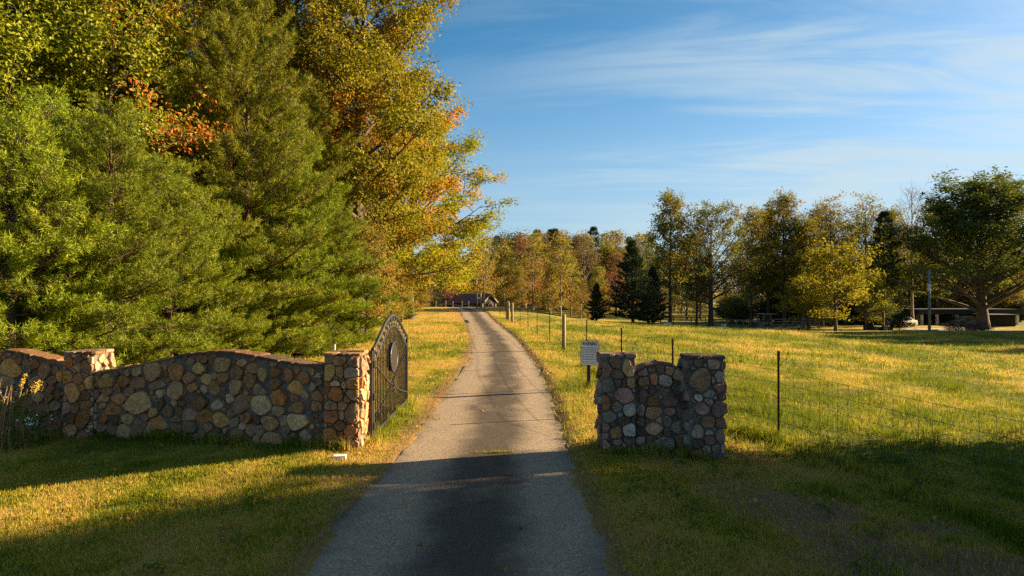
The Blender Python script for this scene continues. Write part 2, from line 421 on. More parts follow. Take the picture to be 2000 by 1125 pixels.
def mat_stone(chips=False):
    m, nt = new_mat('stone_chip' if chips else 'field_stone')
    oi = N(nt, 'ShaderNodeObjectInfo'); tc = N(nt, 'ShaderNodeTexCoord')
    off = N(nt, 'ShaderNodeCombineXYZ', {0: math_(nt, 'MULTIPLY', oi.outputs['Random'], 37.0), 1: math_(nt, 'MULTIPLY', oi.outputs['Random'], 91.0), 2: 0.0})
    P = N(nt, 'ShaderNodeVectorMath', {0: tc.outputs['Object'], 1: off.outputs[0]}, operation='ADD').outputs[0]
    n1 = noise(nt, 7, 6, P, .65, .4); n2 = noise(nt, 38, 5, P, .7); n3 = noise(nt, 150, 3, P, .6)
    mp = N(nt, 'ShaderNodeMapping', {0: P, 'Scale': (1, 1, 3.5), 'Rotation': (.3, .4, 0)})
    n4 = noise(nt, 9, 5, mp.outputs[0], .6, .6)
    c = N(nt, 'ShaderNodeAttribute', None, attribute_name='col').outputs['Color'] if chips else oi.outputs['Color']
    dk = N(nt, 'ShaderNodeHueSaturation', {'Value': .42, 'Saturation': 1.1, 'Color': c}).outputs[0]
    lt = N(nt, 'ShaderNodeHueSaturation', {'Value': 1.45, 'Saturation': .85, 'Color': c}).outputs[0]
    rs = mixc(nt, .55, c, (.30, .12, .035))
    col = mixc(nt, N(nt, 'ShaderNodeMapRange', {0: n1, 1: .32, 2: .66}).outputs[0], dk, c)
    col = mixc(nt, N(nt, 'ShaderNodeMapRange', {0: n4, 1: .50, 2: .74, 3: 0, 4: .8}).outputs[0], col, rs)
    col = mixc(nt, N(nt, 'ShaderNodeMapRange', {0: n2, 1: .52, 2: .72, 3: 0, 4: .7}).outputs[0], col, lt)
    col = mixc(nt, N(nt, 'ShaderNodeMapRange', {0: n2, 1: .42, 2: .28, 3: 0, 4: .75}).outputs[0], col, dk)
    h = math_(nt, 'ADD', math_(nt, 'MULTIPLY', n1, 1.2), math_(nt, 'ADD', math_(nt, 'MULTIPLY', n2, .5), math_(nt, 'MULTIPLY', n3, .15)))
    finish(nt, col, .82, h, .8, .03, spec=.3)
    return m


M['ground'] = mat_ground(); M['grass'] = mat_grass(); M['asphalt'] = mat_asphalt(); M['stone'] = mat_stone(); M['stone_chip'] = mat_stone(True)
M['mortar'] = mat_simple('mortar', (.032, .026, .021), (.20, .17, .14), 3.2, .95, .6, .012, detail=8)
M['iron'] = mat_simple('wrought_iron', (.006, .006, .006), (.022, .020, .018), 20, .45, .1, .002, spec=.5)
M['iron_grey'] = mat_simple('plaque_iron', (.012, .011, .010), (.026, .024, .021), 12, .85, .1, .002, spec=.12)
M['steel'] = mat_simple('steel_post', (.020, .015, .011), (.07, .055, .04), 14, .7, .2, .004, stretch=(1, 1, .3))
M['red_tip'] = mat_simple('red_tip', (.10, .025, .015), (.20, .06, .03), 14, .8, .2, .004)
M['wire'] = mat_simple('fence_wire', (.05, .045, .04), (.14, .12, .10), 20, .6, .1, .002, metal=.4)
M['timber'] = mat_simple('treated_timber', (.16, .12, .075), (.36, .28, .18), 7, .9, .5, .01, stretch=(4, 4, .5))
M['grey_wood'] = mat_simple('grey_wood', (.11, .095, .08), (.30, .27, .23), 6, .9, .5, .01, stretch=(4, 4, .6))
M['dark_wood'] = mat_simple('dark_wood', (.020, .017, .014), (.060, .05, .04), 6, .9, .5, .01, stretch=(3, 3, .5))
M['roof_metal'] = mat_simple('roof_metal', (.085, .038, .035), (.14, .070, .062), 2, .55, .1, .004, stretch=(1, 1, 1))
M['white'] = mat_simple('white_paint', (.52, .52, .50), (.74, .74, .72), 5, .6, .1, .004)
M['sign_white'] = mat_simple('sign_white', (.66, .67, .70), (.76, .77, .79), 4, .45, .02, .001, spec=.5)
M['black'] = mat_simple('black_print', (.012, .012, .013), (.02, .02, .02), 8, .6, .0, .001)
M['blue_grey'] = mat_simple('fascia_paint', (.026, .036, .052), (.044, .056, .076), 3, .95, .05, .002, spec=.05)
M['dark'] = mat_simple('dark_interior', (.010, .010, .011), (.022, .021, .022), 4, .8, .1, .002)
M['navy'] = mat_simple('dark_car', (.012, .014, .022), (.020, .022, .032), 2, .25, .0, .001, spec=.6)
M['glass'] = mat_simple('dark_glass', (.02, .025, .03), (.03, .035, .04), 2, .08, 0, .001, spec=.8)
M['gravel'] = mat_simple('gravel', (.17, .155, .15), (.36, .33, .32), 9, .95, .7, .03)
M['brush'] = mat_simple('brush_twigs', (.07, .045, .038), (.19, .12, .10), 6, .95, .4, .01)
M['pole'] = mat_simple('pole_wood', (.15, .14, .13), (.30, .28, .26), 5, .9, .4, .01, stretch=(4, 4, .3))
M['block'] = mat_simple('pale_block', (.48, .45, .42), (.66, .63, .59), 18, .9, .5, .01)
M['straw'] = mat_simple('dry_stem', (.24, .13, .055), (.46, .28, .12), 9, .9, .2, .004)
M['goldenrod'] = mat_simple('goldenrod', (.40, .24, .01), (.58, .38, .03), 12, .9, .2, .004)
M['petal'] = mat_simple('aster_petal', (.52, .54, .46), (.72, .74, .68), 12, .9, .1, .004)
M['weed_leaf'] = foliage('weed_leaf', [(.06, .09, .010), (.11, .15, .014), (.19, .21, .022)], None, trans=.35)
M['litter'] = foliage('leaf_litter', [(.20, .08, .030), (.40, .19, .055), (.56, .33, .12)], None, trans=.3)

# ------------------------------------------------------------------ ground and drive
def axis(segs):
    out = []
    for a, b, st in segs: out.append(np.arange(a, b-1e-6, st))
    return np.unique(np.round(np.concatenate(out+[[segs[-1][1]]]), 4))


def ground():
    xs = axis([(-1600, -300, 130), (-300, -60, 20), (-60, -14, 2), (-14, -3.2, .3), (-3.2, 2.4, .10), (2.4, 12, .25), (12, 40, .7), (40, 120, 4), (120, 300, 20), (300, 1600, 130)])
    ys = axis([(-300, -20, 20), (-20, 0, 2), (0, 5, .5), (5, 16, .2), (16, 40, .4), (40, 130, 1.0), (130, 300, 6), (300, 900, 40), (900, 2400, 150)])
    X, Y = np.meshgrid(xs, ys, indexing='ij')
    Z = gz(X, Y); V = np.stack([X, Y, Z], -1).reshape(-1, 3)
    nx, ny = len(xs), len(ys)
    i = np.arange(nx-1)[:, None]*ny; j = np.arange(ny-1)[None, :]
    Q = np.stack([i+j, i+ny+j, i+ny+j+1, i+j+1], -1).reshape(-1, 4)
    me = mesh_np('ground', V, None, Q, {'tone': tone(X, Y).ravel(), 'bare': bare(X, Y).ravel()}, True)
    tag(link('ground', me, M['ground']), kind='structure')


def drive():
    ys = np.concatenate([np.arange(-8, 20, .12), np.arange(20, 60, .3), np.arange(60, 125, .8)])
    us = np.array([-1.03, -1, -.93, -.8, -.6, -.4, -.2, 0, .2, .4, .6, .8, .93, 1, 1.03])
    jl = (fbm(ys*2.2, ys*0+5, 4)-.5)*.16+(fbm(ys*11, ys*0+2, 2)-.5)*.06; jr = (fbm(ys*2.1, ys*0+55, 4)-.5)*.16+(fbm(ys*11, ys*0+27, 2)-.5)*.06
    l = road_l(ys)+jl; r = road_r(ys)+jr
    c = (l+r)/2; h = (r-l)/2
    X = c[:, None]+h[:, None]*us[None]; Y = np.repeat(ys[:, None], len(us), 1)
    Z = gz0(X, Y)+.012*(1-us[None]**2)+(fbm(X*.6, Y*.4, 3)-.5)*.02
    Z[:, 0] -= .08; Z[:, -1] -= .08
    V = np.stack([X, Y, Z], -1).reshape(-1, 3); n = len(us); m = len(ys)
    i = np.arange(m-1)[:, None]*n; j = np.arange(n-1)[None, :]
    Q = np.stack([i+j, i+j+1, i+n+j+1, i+n+j], -1).reshape(-1, 4)
    al = np.repeat(ys[:, None], n, 1)
    me = mesh_np('driveway', V, None, Q, {'across': np.repeat(us[None], m, 0).ravel(), 'along': al.ravel()}, True)
    tag(link('driveway', me, M['asphalt']), kind='structure')


ground(); drive()

# ------------------------------------------------------------------ stone gate walls
SCOL = {'g': (.25, .175, .110), 'l': (.36, .26, .165), 'y': (.42, .230, .060), 'o': (.33, .130, .035), 'b': (.165, .085, .038), 'r': (.22, .105, .065), 'w': (.46, .33, .165), 'k': (.090, .060, .042), 't': (.33, .190, .078)}
srng = random.Random(5)
SMUTE = (.265, .145, .068, .30)


class Face:
    """a flat stone face: u runs along U from O, z is height, Nn points out."""
    def __init__(s, O, U, Nn, umax, zfun, z0):
        s.O = np.array([O[0], O[1], 0.0]); s.U = np.array([U[0], U[1], 0.0]); s.N = np.array([Nn[0], Nn[1], 0.0]); s.umax = umax; s.zf = zfun; s.z0 = z0; s.st = []

    def px(s, x, y):
        d = np.array([(x-1000)/F, 1, -(y-570)/F]); C = np.array([0, 0, CAM_H])
        t = np.dot(s.O-C, s.N)/np.dot(d, s.N); P = C+d*t
        return float(np.dot(P-s.O, s.U)), float(P[2])

    def crop(s, x0, y0, k, rows, grow=1.0):
        for row in rows:
            cx, cy, rx, ry = row[:4]; rot = 0; c = row[-1]
            if len(row) == 6: rot = row[4]
            X, Y = x0+cx/k, y0+cy/k
            u, z = s.px(X, Y); u1, _ = s.px(X-rx/k, Y); u2, _ = s.px(X+rx/k, Y); _, z1 = s.px(X, Y-ry/k); _, z2 = s.px(X, Y+ry/k)
            s.st.append([u, z, abs(u2-u1)/2*grow, abs(z2-z1)/2*grow, math.radians(rot), c])

    def fill(s, n, rmin, rmax, pal, tight=1.0):
        for k in range(n):
            r = rmin+(rmax-rmin)*srng.random()**2*(1-k/n*.6); u = srng.uniform(r*.5, s.umax-r*.5); z = srng.uniform(s.z0, s.zf(u)-r*.6)
            if all(((u-a[0])/(a[2]+r*.8*tight))**2+((z-a[1])/(a[3]+r*.8*tight))**2 > 1 for a in s.st):
                s.st.append([u, z, r*srng.uniform(.85, 1.25), r*srng.uniform(.75, 1.1), srng.uniform(-.3, .3), srng.choice(pal)])

    def build(s, parent, gap=.02, expand=1.38, proud=(.026, .062), zoff=0):
        A = s.st
        for i, (u, z, rx, ry, rot, c) in enumerate(A):
            K = 20; th = np.arange(K)*2*PI/K
            p = srng.uniform(3.0, 9.0)
            ct, st_ = np.cos(th-rot), np.sin(th-rot)
            r = 1/((np.abs(ct)/rx)**p+(np.abs(st_)/ry)**p)**(1/p)*expand
            ph = srng.uniform(0, 6.28); r = r*(1+.06*np.sin(2*th+ph)+.04*np.sin(3*th+ph*2.3))
            nk = srng.randint(4, 7)
            for k in range(nk):                                 # broken straight edges
                tk = ph+(k+srng.uniform(-.3, .3))*2*PI/nk; cc_, s_ = math.cos(tk-rot), math.sin(tk-rot)
                dk = expand*srng.uniform(.66, .98)/math.sqrt((cc_/rx)**2+(s_/ry)**2)
                en = np.cos(th-tk); r = np.where(en > .2, np.minimum(r, dk/np.maximum(en, .2)), r)
            e = np.stack([np.cos(th), np.sin(th)], -1)
            for j, B in enumerate(A):
                if j == i: continue
                dv = np.array([B[0]-u, B[1]-z]); D = math.hypot(*dv)
                if D > rx+ry+B[2]+B[3]+.1 or D < 1e-4: continue
                n = dv/D
                def sup(q, n=n):
                    a = math.atan2(n[1], n[0])-q[4]; return 1/math.sqrt((math.cos(a)/q[2])**2+(math.sin(a)/q[3])**2)
                ri, rj = sup(A[i]), sup(B); d = D*ri/(ri+rj)-gap/2
                en = e @ n; ok = en > .05
                r = np.where(ok, np.minimum(r, np.maximum(d, .012)/np.maximum(en, .05)), r)
            r = .08*np.roll(r, 1)+.84*r+.08*np.roll(r, -1)
            pu = u+r*e[:, 0]; pz = z+r*e[:, 1]
            pu = np.clip(pu, .006, s.umax-.006)
            zt = np.array([s.zf(q) for q in pu])-.012
            pz = np.minimum(pz, zt); pz = np.maximum(pz, s.z0)
            if pz.max()-pz.min() < .025 or pu.max()-pu.min() < .025: continue
            cu, cz = pu.mean(), pz.mean(); h = srng.uniform(*proud)*min(1.2, .6+min(rx, ry)*6)
            V = []
            for sc, dp in ((1, -.03), (1.0, h*.60), (.94, h*.93), (.70, h*1.0), (.35, h*.98)):
                jit = np.array([srng.uniform(-1, 1) for _ in range(K)])*(.16*h if sc < .95 else .0)
                uu = cu+(pu-cu)*sc; zz = cz+(pz-cz)*sc; dd = dp+jit+((uu-cu)*tilt(s, i)[0]+(zz-cz)*tilt(s, i)[1])*(1 if dp > 0 else 0)
                V.append(s.O+uu[:, None]*s.U+zz[:, None]*np.array([0, 0, 1.])+dd[:, None]*s.N)
            V.append((s.O+cu*s.U+np.array([0, 0, cz])+h*.99*s.N)[None])
            V = np.vstack(V); R_ = 5
            ii = np.arange(R_-1)[:, None]*K; jj = np.arange(K)[None]; kk = (jj+1) % K
            Q = np.stack([ii+jj, ii+kk, ii+kk+K, ii+jj+K], -1).reshape(-1, 4)
            j1 = np.arange(K); k1 = (j1+1) % K
            T = np.stack([j1+(R_-1)*K, k1+(R_-1)*K, np.full(K, R_*K)], -1)
            if np.dot(np.cross(s.U, [0, 0, 1.]), s.N) < 0: Q = Q[:, ::-1]; T = T[:, ::-1]
            o = link('stone', mesh_np('stone', V, T, Q, None, False), M['stone'], parent)
            cc = [a_*(1-SMUTE[3])+b_*SMUTE[3] for a_, b_ in zip(SCOL[c], SMUTE)]; f = srng.uniform(.95, 2.0); o.color = (cc[0]*f*srng.uniform(.92, 1.08), cc[1]*f, cc[2]*f*srng.uniform(.9, 1.1), 1)


_tl = {}


def tilt(s, i):
    k = (id(s), i)
    if k not in _tl: _tl[k] = (srng.uniform(-.22, .22), srng.uniform(-.28, .14))
    return _tl[k]


def slab(parent, c, d, rz=0, col='b', slope=0.0, name='capstone'):
    """a rough flat capstone with a ragged outline"""
    K = 18; th = np.arange(K)*2*PI/K
    p = 7; r = 1/((np.abs(np.cos(th))/(d[0]/2))**p+(np.abs(np.sin(th))/(d[1]/2))**p)**(1/p)
    r = r*np.array([srng.uniform(.93, 1.05) for _ in range(K)])
    x = r*np.cos(th); y = r*np.sin(th)
    V = []
    for sc, z in ((.95, 0), (1.0, .3), (.985, .75), (.93, 1.0), (.5, 1.03)):
        V.append(np.stack([x*sc, y*sc, z*d[2]+np.array([srng.uniform(-.06, .06) for _ in range(K)])*d[2]+x*sc*slope], -1))
    V = np.vstack(V+[np.array([[0, 0, d[2]*1.03]]), np.array([[0, 0, 0.]])])
    ca, sa = math.cos(rz), math.sin(rz); V = V @ np.array([[ca, -sa, 0], [sa, ca, 0], [0, 0, 1]]).T+np.asarray(c)
    R_ = 5; ii = np.arange(R_-1)[:, None]*K; jj = np.arange(K)[None]; kk = (jj+1) % K
    Q = np.stack([ii+jj, ii+kk, ii+kk+K, ii+jj+K], -1).reshape(-1, 4); j1 = np.arange(K); k1 = (j1+1) % K
    T = np.vstack([np.stack([j1+(R_-1)*K, k1+(R_-1)*K, np.full(K, R_*K)], -1), np.stack([k1, j1, np.full(K, R_*K+1)], -1)])
    o = link(name, mesh_np(name, V, T, Q, None, False), M['stone'], parent)
    cc = SCOL[col]; f = srng.uniform(.8, 1.2); o.color = (cc[0]*f, cc[1]*f, cc[2]*f, 1)
    return o


def pillar(root, x0, x1, y0, depth, z0, z1, rows=None, crop=None, sides='r', capcols='bto', name='pillar', fillpal='bgto', gap=.015, grow=1.0, expand=1.75):
    w = x1-x0
    core = MB().box(((x0+x1)/2, y0+depth/2, (z0-.3+z1)/2), (w, depth, z1-z0+.3), bev=.012).build(name, M['mortar'], root)
    fr = Face((x0, y0), (1, 0), (0, -1), w, lambda u: z1, z0-.05)
    for cr, rr in zip(crop or [], rows or []): fr.crop(*cr, rr, grow=grow)
    fr.fill(600, .028, .075, fillpal, .85); fr.build(core, gap, expand)
    if 'r' in sides:
        f = Face((x1, y0), (0, 1), (1, 0), depth, lambda u: z1, z0-.05); f.fill(420, .07, .17, fillpal); f.build(core, gap)
    if 'l' in sides:
        f = Face((x0, y0), (0, 1), (-1, 0), depth, lambda u: z1, z0-.05); f.fill(420, .07, .17, fillpal); f.build(core, gap)
    # ragged flat slabs on top
    n = 3; xs = [x0-.03, x0+w*srng.uniform(.3, .42), x0+w*srng.uniform(.6, .72), x1+.03]
    for i in range(n):
        slab(core, ((xs[i]+xs[i+1])/2, y0+depth*.30-.02, z1-.012), (xs[i+1]-xs[i]+.01, depth*.62, srng.uniform(.045, .07)), srng.uniform(-.06, .06), srng.choice(capcols))
    xs = [x0-.03, x0+w*srng.uniform(.4, .6), x1+.03]
    for i in range(2):
        slab(core, ((xs[i]+xs[i+1])/2, y0+depth*.80, z1-.006), (xs[i+1]-xs[i]+.01, depth*.46, srng.uniform(.045, .065)), srng.uniform(-.06, .06), srng.choice(capcols))
    return core


def panel(root, A, B, thick, prof, z0, rows, crops, name='wall_panel', fillpal='btotr', gap=.013, capcols='bkbt', capw=None, grow=1.0, expand=1.30, face_left=True, nfill=400, fr=(.035, .085)):
    """wall from A to B (A right, B left as seen); prof: list of (px,py) along the top front edge."""
    A = np.array(A, float); B = np.array(B, float); D = B-A; L = np.linalg.norm(D); U = D/L
    Nn = np.array([U[1], -U[0]]);
    if Nn[1] > 0: Nn = -Nn
    f = Face(A, U, Nn, L, None, z0-.08)
    pr = sorted([f.px(*p) for p in prof]); pu = [q[0] for q in pr]; pz = [q[1] for q in pr]
    zf = lambda u: float(np.interp(u, pu, pz))
    f.zf = zf
    us = np.linspace(0, L, 40); V = []
    for k, u in enumerate(us):
        b = A+U*u; bk = b-Nn*thick
        V += [[*b, z0-.35], [*b, zf(u)], [*bk, zf(u)], [*bk, z0-.35]]
    Q = []
    for k in range(len(us)-1):
        a = k*4
        for i in range(4):
            j = (i+1) % 4; Q.append([a+i, a+j, a+4+j, a+4+i])
    Q += [[0, 3, 2, 1], [len(V)-4, len(V)-3, len(V)-2, len(V)-1]]
    core = link(name, mesh_np(name, V, None, Q), M['mortar'], root)
    for cr, rr in zip(crops, rows): f.crop(*cr, rr, grow=grow)
    f.st = [q for q in f.st if -.02 < q[0] < L+.02]
    f.fill(nfill*2, fr[0]*.9, fr[1], fillpal, .9); f.build(core, gap, expand)
    u = 0.0; ang = math.atan2(U[1], U[0])
    while u < L-.05:
        w = min(srng.uniform(.28, .55), L-u) if capw is None else min(capw*srng.uniform(.8, 1.2), L-u)
        if L-u-w < .15: w = L-u
        um = u+w/2; c = A+U*um-Nn*thick/2
        sl_ = (zf(u+w)-zf(u))/w
        slab(core, (c[0], c[1], zf(um)-.015), (w+.015, thick+.09, srng.uniform(.04, .06)), ang, srng.choice(capcols), sl_)
        u += w
    return core


def join_chips(root, keep=292):
    """the largest stones stay single parts; the small filling stones become one part"""
    st = [c for c in root.children_recursive if c.name.split('.')[0] == 'stone']
    def area(o):
        co = np.zeros(len(o.data.vertices)*3, np.float32); o.data.vertices.foreach_get('co', co); co = co.reshape(-1, 3); d = co.max(0)-co.min(0)
        return max(d[0], d[1])*d[2]
    st.sort(key=area, reverse=True); rest = st[keep:]
    if not rest: return
    V = []; T = []; Q = []; C = []; n = 0
    for o in rest:
        me = o.data; co = np.zeros(len(me.vertices)*3, np.float32); me.vertices.foreach_get('co', co); V.append(co.reshape(-1, 3))
        for p in me.polygons: (T if len(p.vertices) == 3 else Q).append([v+n for v in p.vertices])
        C.append(np.tile(np.array(o.color[:], np.float32), (len(me.vertices), 1))); n += len(me.vertices)
        bpy.data.objects.remove(o); bpy.data.meshes.remove(me)
    me = mesh_np('filling_stones', np.vstack(V), T, Q)
    at = me.attributes.new('col', 'FLOAT_COLOR', 'POINT'); at.data.foreach_set('color', np.vstack(C).ravel())
    tag(link('filling_stones', me, M['stone_chip'], root), kind='stuff')


C1 = (120, 670, 5.112); C2 = (280, 670, 5.112); C3 = (440, 670, 5.112); C4 = (590, 670, 5.112); C5 = (1160, 680, 5.115); C6 = (1280, 680, 5.113); C7 = (0, 670, 5.114)

lw = thing('stone_gate_wall', 'long brown fieldstone wall with arched top left of the driveway', 'stone wall', (-5.6, 12.4, gz0(-5.6, 12.4).item()))
L2rows = [(280, 160, 35, 35, 'g'), (385, 170, 60, 52, 'y'), (530, 180, 70, 48, 'r'), (275, 300, 52, 90, 'y'), (380, 295, 35, 65, 't'), (495, 295, 75, 55, -20, 'g'), (330, 400, 58, 28, 'w'), (425, 415, 25, 35, 'w'), (520, 395, 72, 58, 'o'), (340, 510, 80, 68, 'o'), (505, 515, 65, 50, 't'), (455, 560, 32, 30, 't'), (295, 620, 62, 45, 'g'), (412, 622, 45, 42, 't'), (515, 690, 72, 105, 'b'), (300, 735, 65, 65, 'r'), (400, 720, 30, 50, 'g'), (385, 820, 58, 55, 'k'), (300, 955, 85, 130, 10, 't'), (485, 880, 65, 70, 'o'), (395, 915, 32, 40, 'b'), (505, 1015, 80, 62, 'g')]
pillar(lw, -3.02, -2.455, 11.0, .54, 0.0, 1.53, [L2rows], [C4], 'r', 'bkbt', fillpal='otgwt')
W1 = [(365, 380, 30, 60, 'r'), (352, 510, 42, 48, 'r'), (340, 760, 35, 98, 'l'), (345, 610, 28, 35, 'g'), (462, 372, 62, 72, 'y'), (472, 480, 58, 38, 'b'), (455, 545, 58, 35, 't'), (572, 448, 38, 42, 'b'), (550, 305, 62, 30, 'k'), (665, 295, 42, 32, 't'), (765, 280, 52, 48, 't'), (645, 375, 60, 52, 'o'), (785, 390, 75, 52, 'b'), (700, 480, 85, 42, 'b'), (595, 555, 72, 48, 'o'), (545, 362, 25, 30, 'b'), (790, 585, 138, 112, 't'), (535, 660, 72, 55, 'o'), (645, 670, 35, 30, 'r'), (435, 735, 48, 70, 'o'), (540, 770, 58, 45, 'k'), (672, 750, 78, 52, 't'), (425, 845, 60, 40, 'g'), (640, 890, 105, 85, 't'), (530, 865, 48, 45, 'b'), (440, 920, 60, 38, 'b'), (790, 850, 80, 90, 'r'), (425, 620, 30, 30, 'g'), (840, 740, 40, 40, 'b'), (335, 905, 38, 45, 'g')]
W2 = [(115, 290, 112, 80, 't'), (340, 290, 90, 95, 'o'), (220, 235, 28, 45, 'b'), (485, 180, 45, 32, 't'), (610, 160, 60, 42, 'b'), (570, 255, 130, 48, 5, 'y'), (710, 165, 42, 55, 'b'), (795, 215, 92, 75, 't'), (155, 415, 95, 45, 'r'), (475, 340, 75, 52, 'b'), (645, 360, 62, 52, 't'), (730, 325, 28, 35, 't'), (810, 335, 58, 45, 't'), (335, 465, 105, 95, 't'), (510, 440, 65, 40, 'o'), (625, 455, 38, 38, 'l'), (725, 450, 55, 60, 't'), (560, 580, 130, 75, 'b'), (180, 505, 50, 45, 'l'), (195, 600, 45, 42, 'k'), (320, 595, 48, 32, 'w'), (395, 600, 38, 32, 'b'), (120, 690, 58, 38, 'y'), (255, 665, 75, 48, 'b'), (370, 680, 48, 45, 'b'), (480, 710, 75, 58, 'r'), (640, 730, 78, 58, 'o'), (170, 795, 105, 70, 'o'), (350, 760, 55, 38, 'g'), (345, 840, 65, 60, 'b'), (487, 838, 78, 62, 'k'), (650, 840, 70, 45, 'b'), (795, 765, 75, 78, 'y'), (175, 920, 75, 52, 'r'), (55, 900, 42, 75, 'w'), (255, 930, 35, 70, 'l'), (420, 935, 55, 35, 't'), (525, 960, 62, 55, 'b'), (605, 900, 45, 40, 'b'), (690, 920, 42, 38, 'b'), (650, 985, 70, 40, 'r'), (780, 970, 45, 55, 'b'), (750, 620, 58, 48, 'g'), (825, 535, 35, 35, 'k'), (320, 900, 38, 35, 'b')]
W3 = [(180, 195, 55, 32, 't'), (290, 245, 62, 52, 'b'), (388, 310, 40, 55, 'w'), (512, 290, 62, 52, 'o'), (648, 312, 50, 65, 'o'), (790, 335, 75, 55, 'o'), (135, 300, 62, 60, 'b'), (265, 370, 60, 70, 'b'), (120, 440, 85, 70, -35, 't'), (355, 465, 125, 48, 8, 'g'), (515, 405, 90, 48, -35, 'b'), (715, 450, 95, 60, 'y'), (548, 545, 82, 78, 'o'), (695, 555, 45, 38, 'b'), (795, 520, 45, 40, 'g'), (365, 615, 95, 92, 'w'), (180, 605, 78, 85, 'r'), (550, 675, 65, 52, 'w'), (735, 645, 98, 52, 't'), (60, 545, 50, 40, 'l'), (80, 695, 48, 45, 'g'), (225, 745, 65, 52, 'o'), (335, 765, 36, 42, 'k'), (455, 790, 95, 70, 't'), (190, 825, 42, 38, 'l'), (105, 790, 35, 48, 'g'), (278, 862, 50, 58, 'r'), (365, 870, 38, 55, 'g'), (735, 775, 130, 78, 'w'), (600, 770, 38, 50, 'g'), (630, 865, 55, 38, 'g'), (140, 900, 78, 52, 'b'), (335, 950, 35, 45, 't'), (480, 975, 115, 75, 't'), (225, 980, 72, 52, 'r'), (60, 985, 58, 45, 'b'), (690, 960, 55, 62, 'r'), (810, 930, 60, 62, 'l'), (815, 1015, 55, 35, 'r')]
W4 = [(170, 325, 42, 22, 'g'), (185, 390, 45, 32, 'b'), (115, 430, 30, 40, 'g'), (160, 525, 60, 48, 'b'), (155, 630, 65, 52, 't'), (185, 895, 38, 55, 'b'), (150, 1005, 60, 40, 'b')]
panel(lw, (-3.03, 11.2), (-8.30, 13.65), .34, [(640, 722), (600, 715), (540, 705), (480, 694), (430, 689), (380, 692), (330, 701), (270, 713), (215, 724), (180, 729)], -.30, [W1, W2, W3, W4], [C1, C2, C3, C4])
L1rows = [(85, 195, 38, 70, 'o'), (178, 160, 42, 28, 'b'), (255, 130, 35, 22, 'b'), (168, 240, 30, 42, 't'), (262, 240, 52, 65, 'b'), (75, 335, 45, 62, 'y'), (180, 355, 52, 52, 'b'), (125, 495, 70, 105, 15, 'y'), (215, 445, 32, 32, 'y'), (250, 520, 45, 48, 'b'), (68, 650, 40, 52, 'g'), (145, 645, 48, 50, 'b'), (262, 612, 55, 38, 'o'), (225, 760, 65, 95, 'o'), (100, 745, 58, 50, 'b'), (105, 860, 68, 52, 't'), (230, 920, 58, 42, 'r'), (290, 395, 50, 72, 'y')]
pillar(lw, -8.92, -8.32, 13.6, .66, -.36, 1.32, [L1rows], [C1], 'r', 'bgb', fillpal='lgwgl')
W0 = [(125, 250, 125, 85, 'y'), (460, 280, 55, 75, 'b'), (350, 215, 45, 45, 'b'), (270, 190, 40, 40, 'b'), (200, 175, 40, 28, 'b'), (615, 330, 32, 85, 'y'), (560, 270, 32, 45, 'b'), (540, 370, 50, 40, 'b'), (400, 410, 90, 72, 't'), (390, 530, 75, 48, 't'), (505, 540, 42, 45, 'b'), (520, 460, 50, 38, 'b'), (590, 500, 38, 60, 'b'), (570, 620, 55, 48, 'g'), (540, 810, 110, 72, 'r'), (90, 390, 90, 48, 'g'), (450, 660, 78, 55, 'b'), (250, 600, 78, 58, 'b'), (100, 600, 90, 68, 'b')]
panel(lw, (-8.88, 13.95), (-13.2, 14.75), .36, [(135, 712), (110, 707), (80, 700), (45, 690), (15, 686), (-20, 690), (-80, 704), (-150, 716), (-240, 722)], -.42, [W0], [C7], capcols='btbk', nfill=260)

SCOL = {'g': (.27, .20, .15), 'l': (.35, .27, .21), 'y': (.42, .24, .085), 'o': (.36, .145, .045), 'b': (.185, .095, .055), 'r': (.27, .125, .098), 'w': (.44, .33, .22), 'k': (.11, .080, .066), 't': (.36, .21, .105)}
join_chips(lw)
SMUTE = (.215, .140, .105, .25)
rw = thing('stone_gate_wall', 'short grey fieldstone wall between two posts right of the driveway', 'stone wall', (2.3, 10.9, 0))
R1rows = [(120, 215, 52, 88, 'b'), (215, 150, 60, 52, 'b'), (335, 195, 52, 95, 'y'), (232, 262, 66, 45, -20, 'b'), (145, 375, 60, 65, 'k'), (237, 347, 37, 42, 'k'), (298, 345, 22, 38, 'b'), (367, 340, 48, 52, 't'), (295, 470, 92, 75, 'r'), (108, 540, 52, 80, 8, 'o'), (225, 578, 48, 52, -30, 'g'), (350, 612, 60, 60, 25, 'l'), (150, 685, 65, 60, 'g'), (300, 722, 78, 36, 'b'), (260, 658, 25, 20, 'g'), (105, 790, 42, 45, 'r'), (105, 872, 46, 32, 'g'), (220, 838, 60, 65, 'o'), (350, 818, 68, 58, 'l'), (345, 913, 58, 38, 'b'), (230, 935, 60, 30, 'g'), (115, 958, 32, 48, 't'), (255, 1000, 50, 30, 't'), (370, 1030, 60, 50, 'r'), (130, 1035, 30, 28, 'g'), (190, 1020, 25, 35, 'g'), (240, 1060, 50, 20, 'b')]
pillar(rw, 1.415, 1.925, 10.67, .50, -.03, 1.54, [R1rows], [C5], 'l', 'tgb', fillpal='gbk', gap=.020, expand=1.38)
P5 = [(475, 245, 60, 42, 'g'), (490, 330, 58, 50, 't'), (595, 310, 36, 48, 'o'), (570, 215, 40, 24, 'b'), (483, 475, 45, 72, -5, 'r'), (578, 415, 42, 42, 'k'), (592, 520, 62, 55, 'o'), (465, 612, 42, 60, 'g'), (590, 640, 85, 62, 8, 'o'), (467, 735, 45, 40, 'b'), (590, 795, 90, 62, 't'), (462, 830, 40, 46, 'k'), (465, 915, 48, 45, 'g'), (552, 910, 36, 52, 'r'), (480, 993, 55, 33, 'g'), (470, 1050, 50, 25, 'b')]
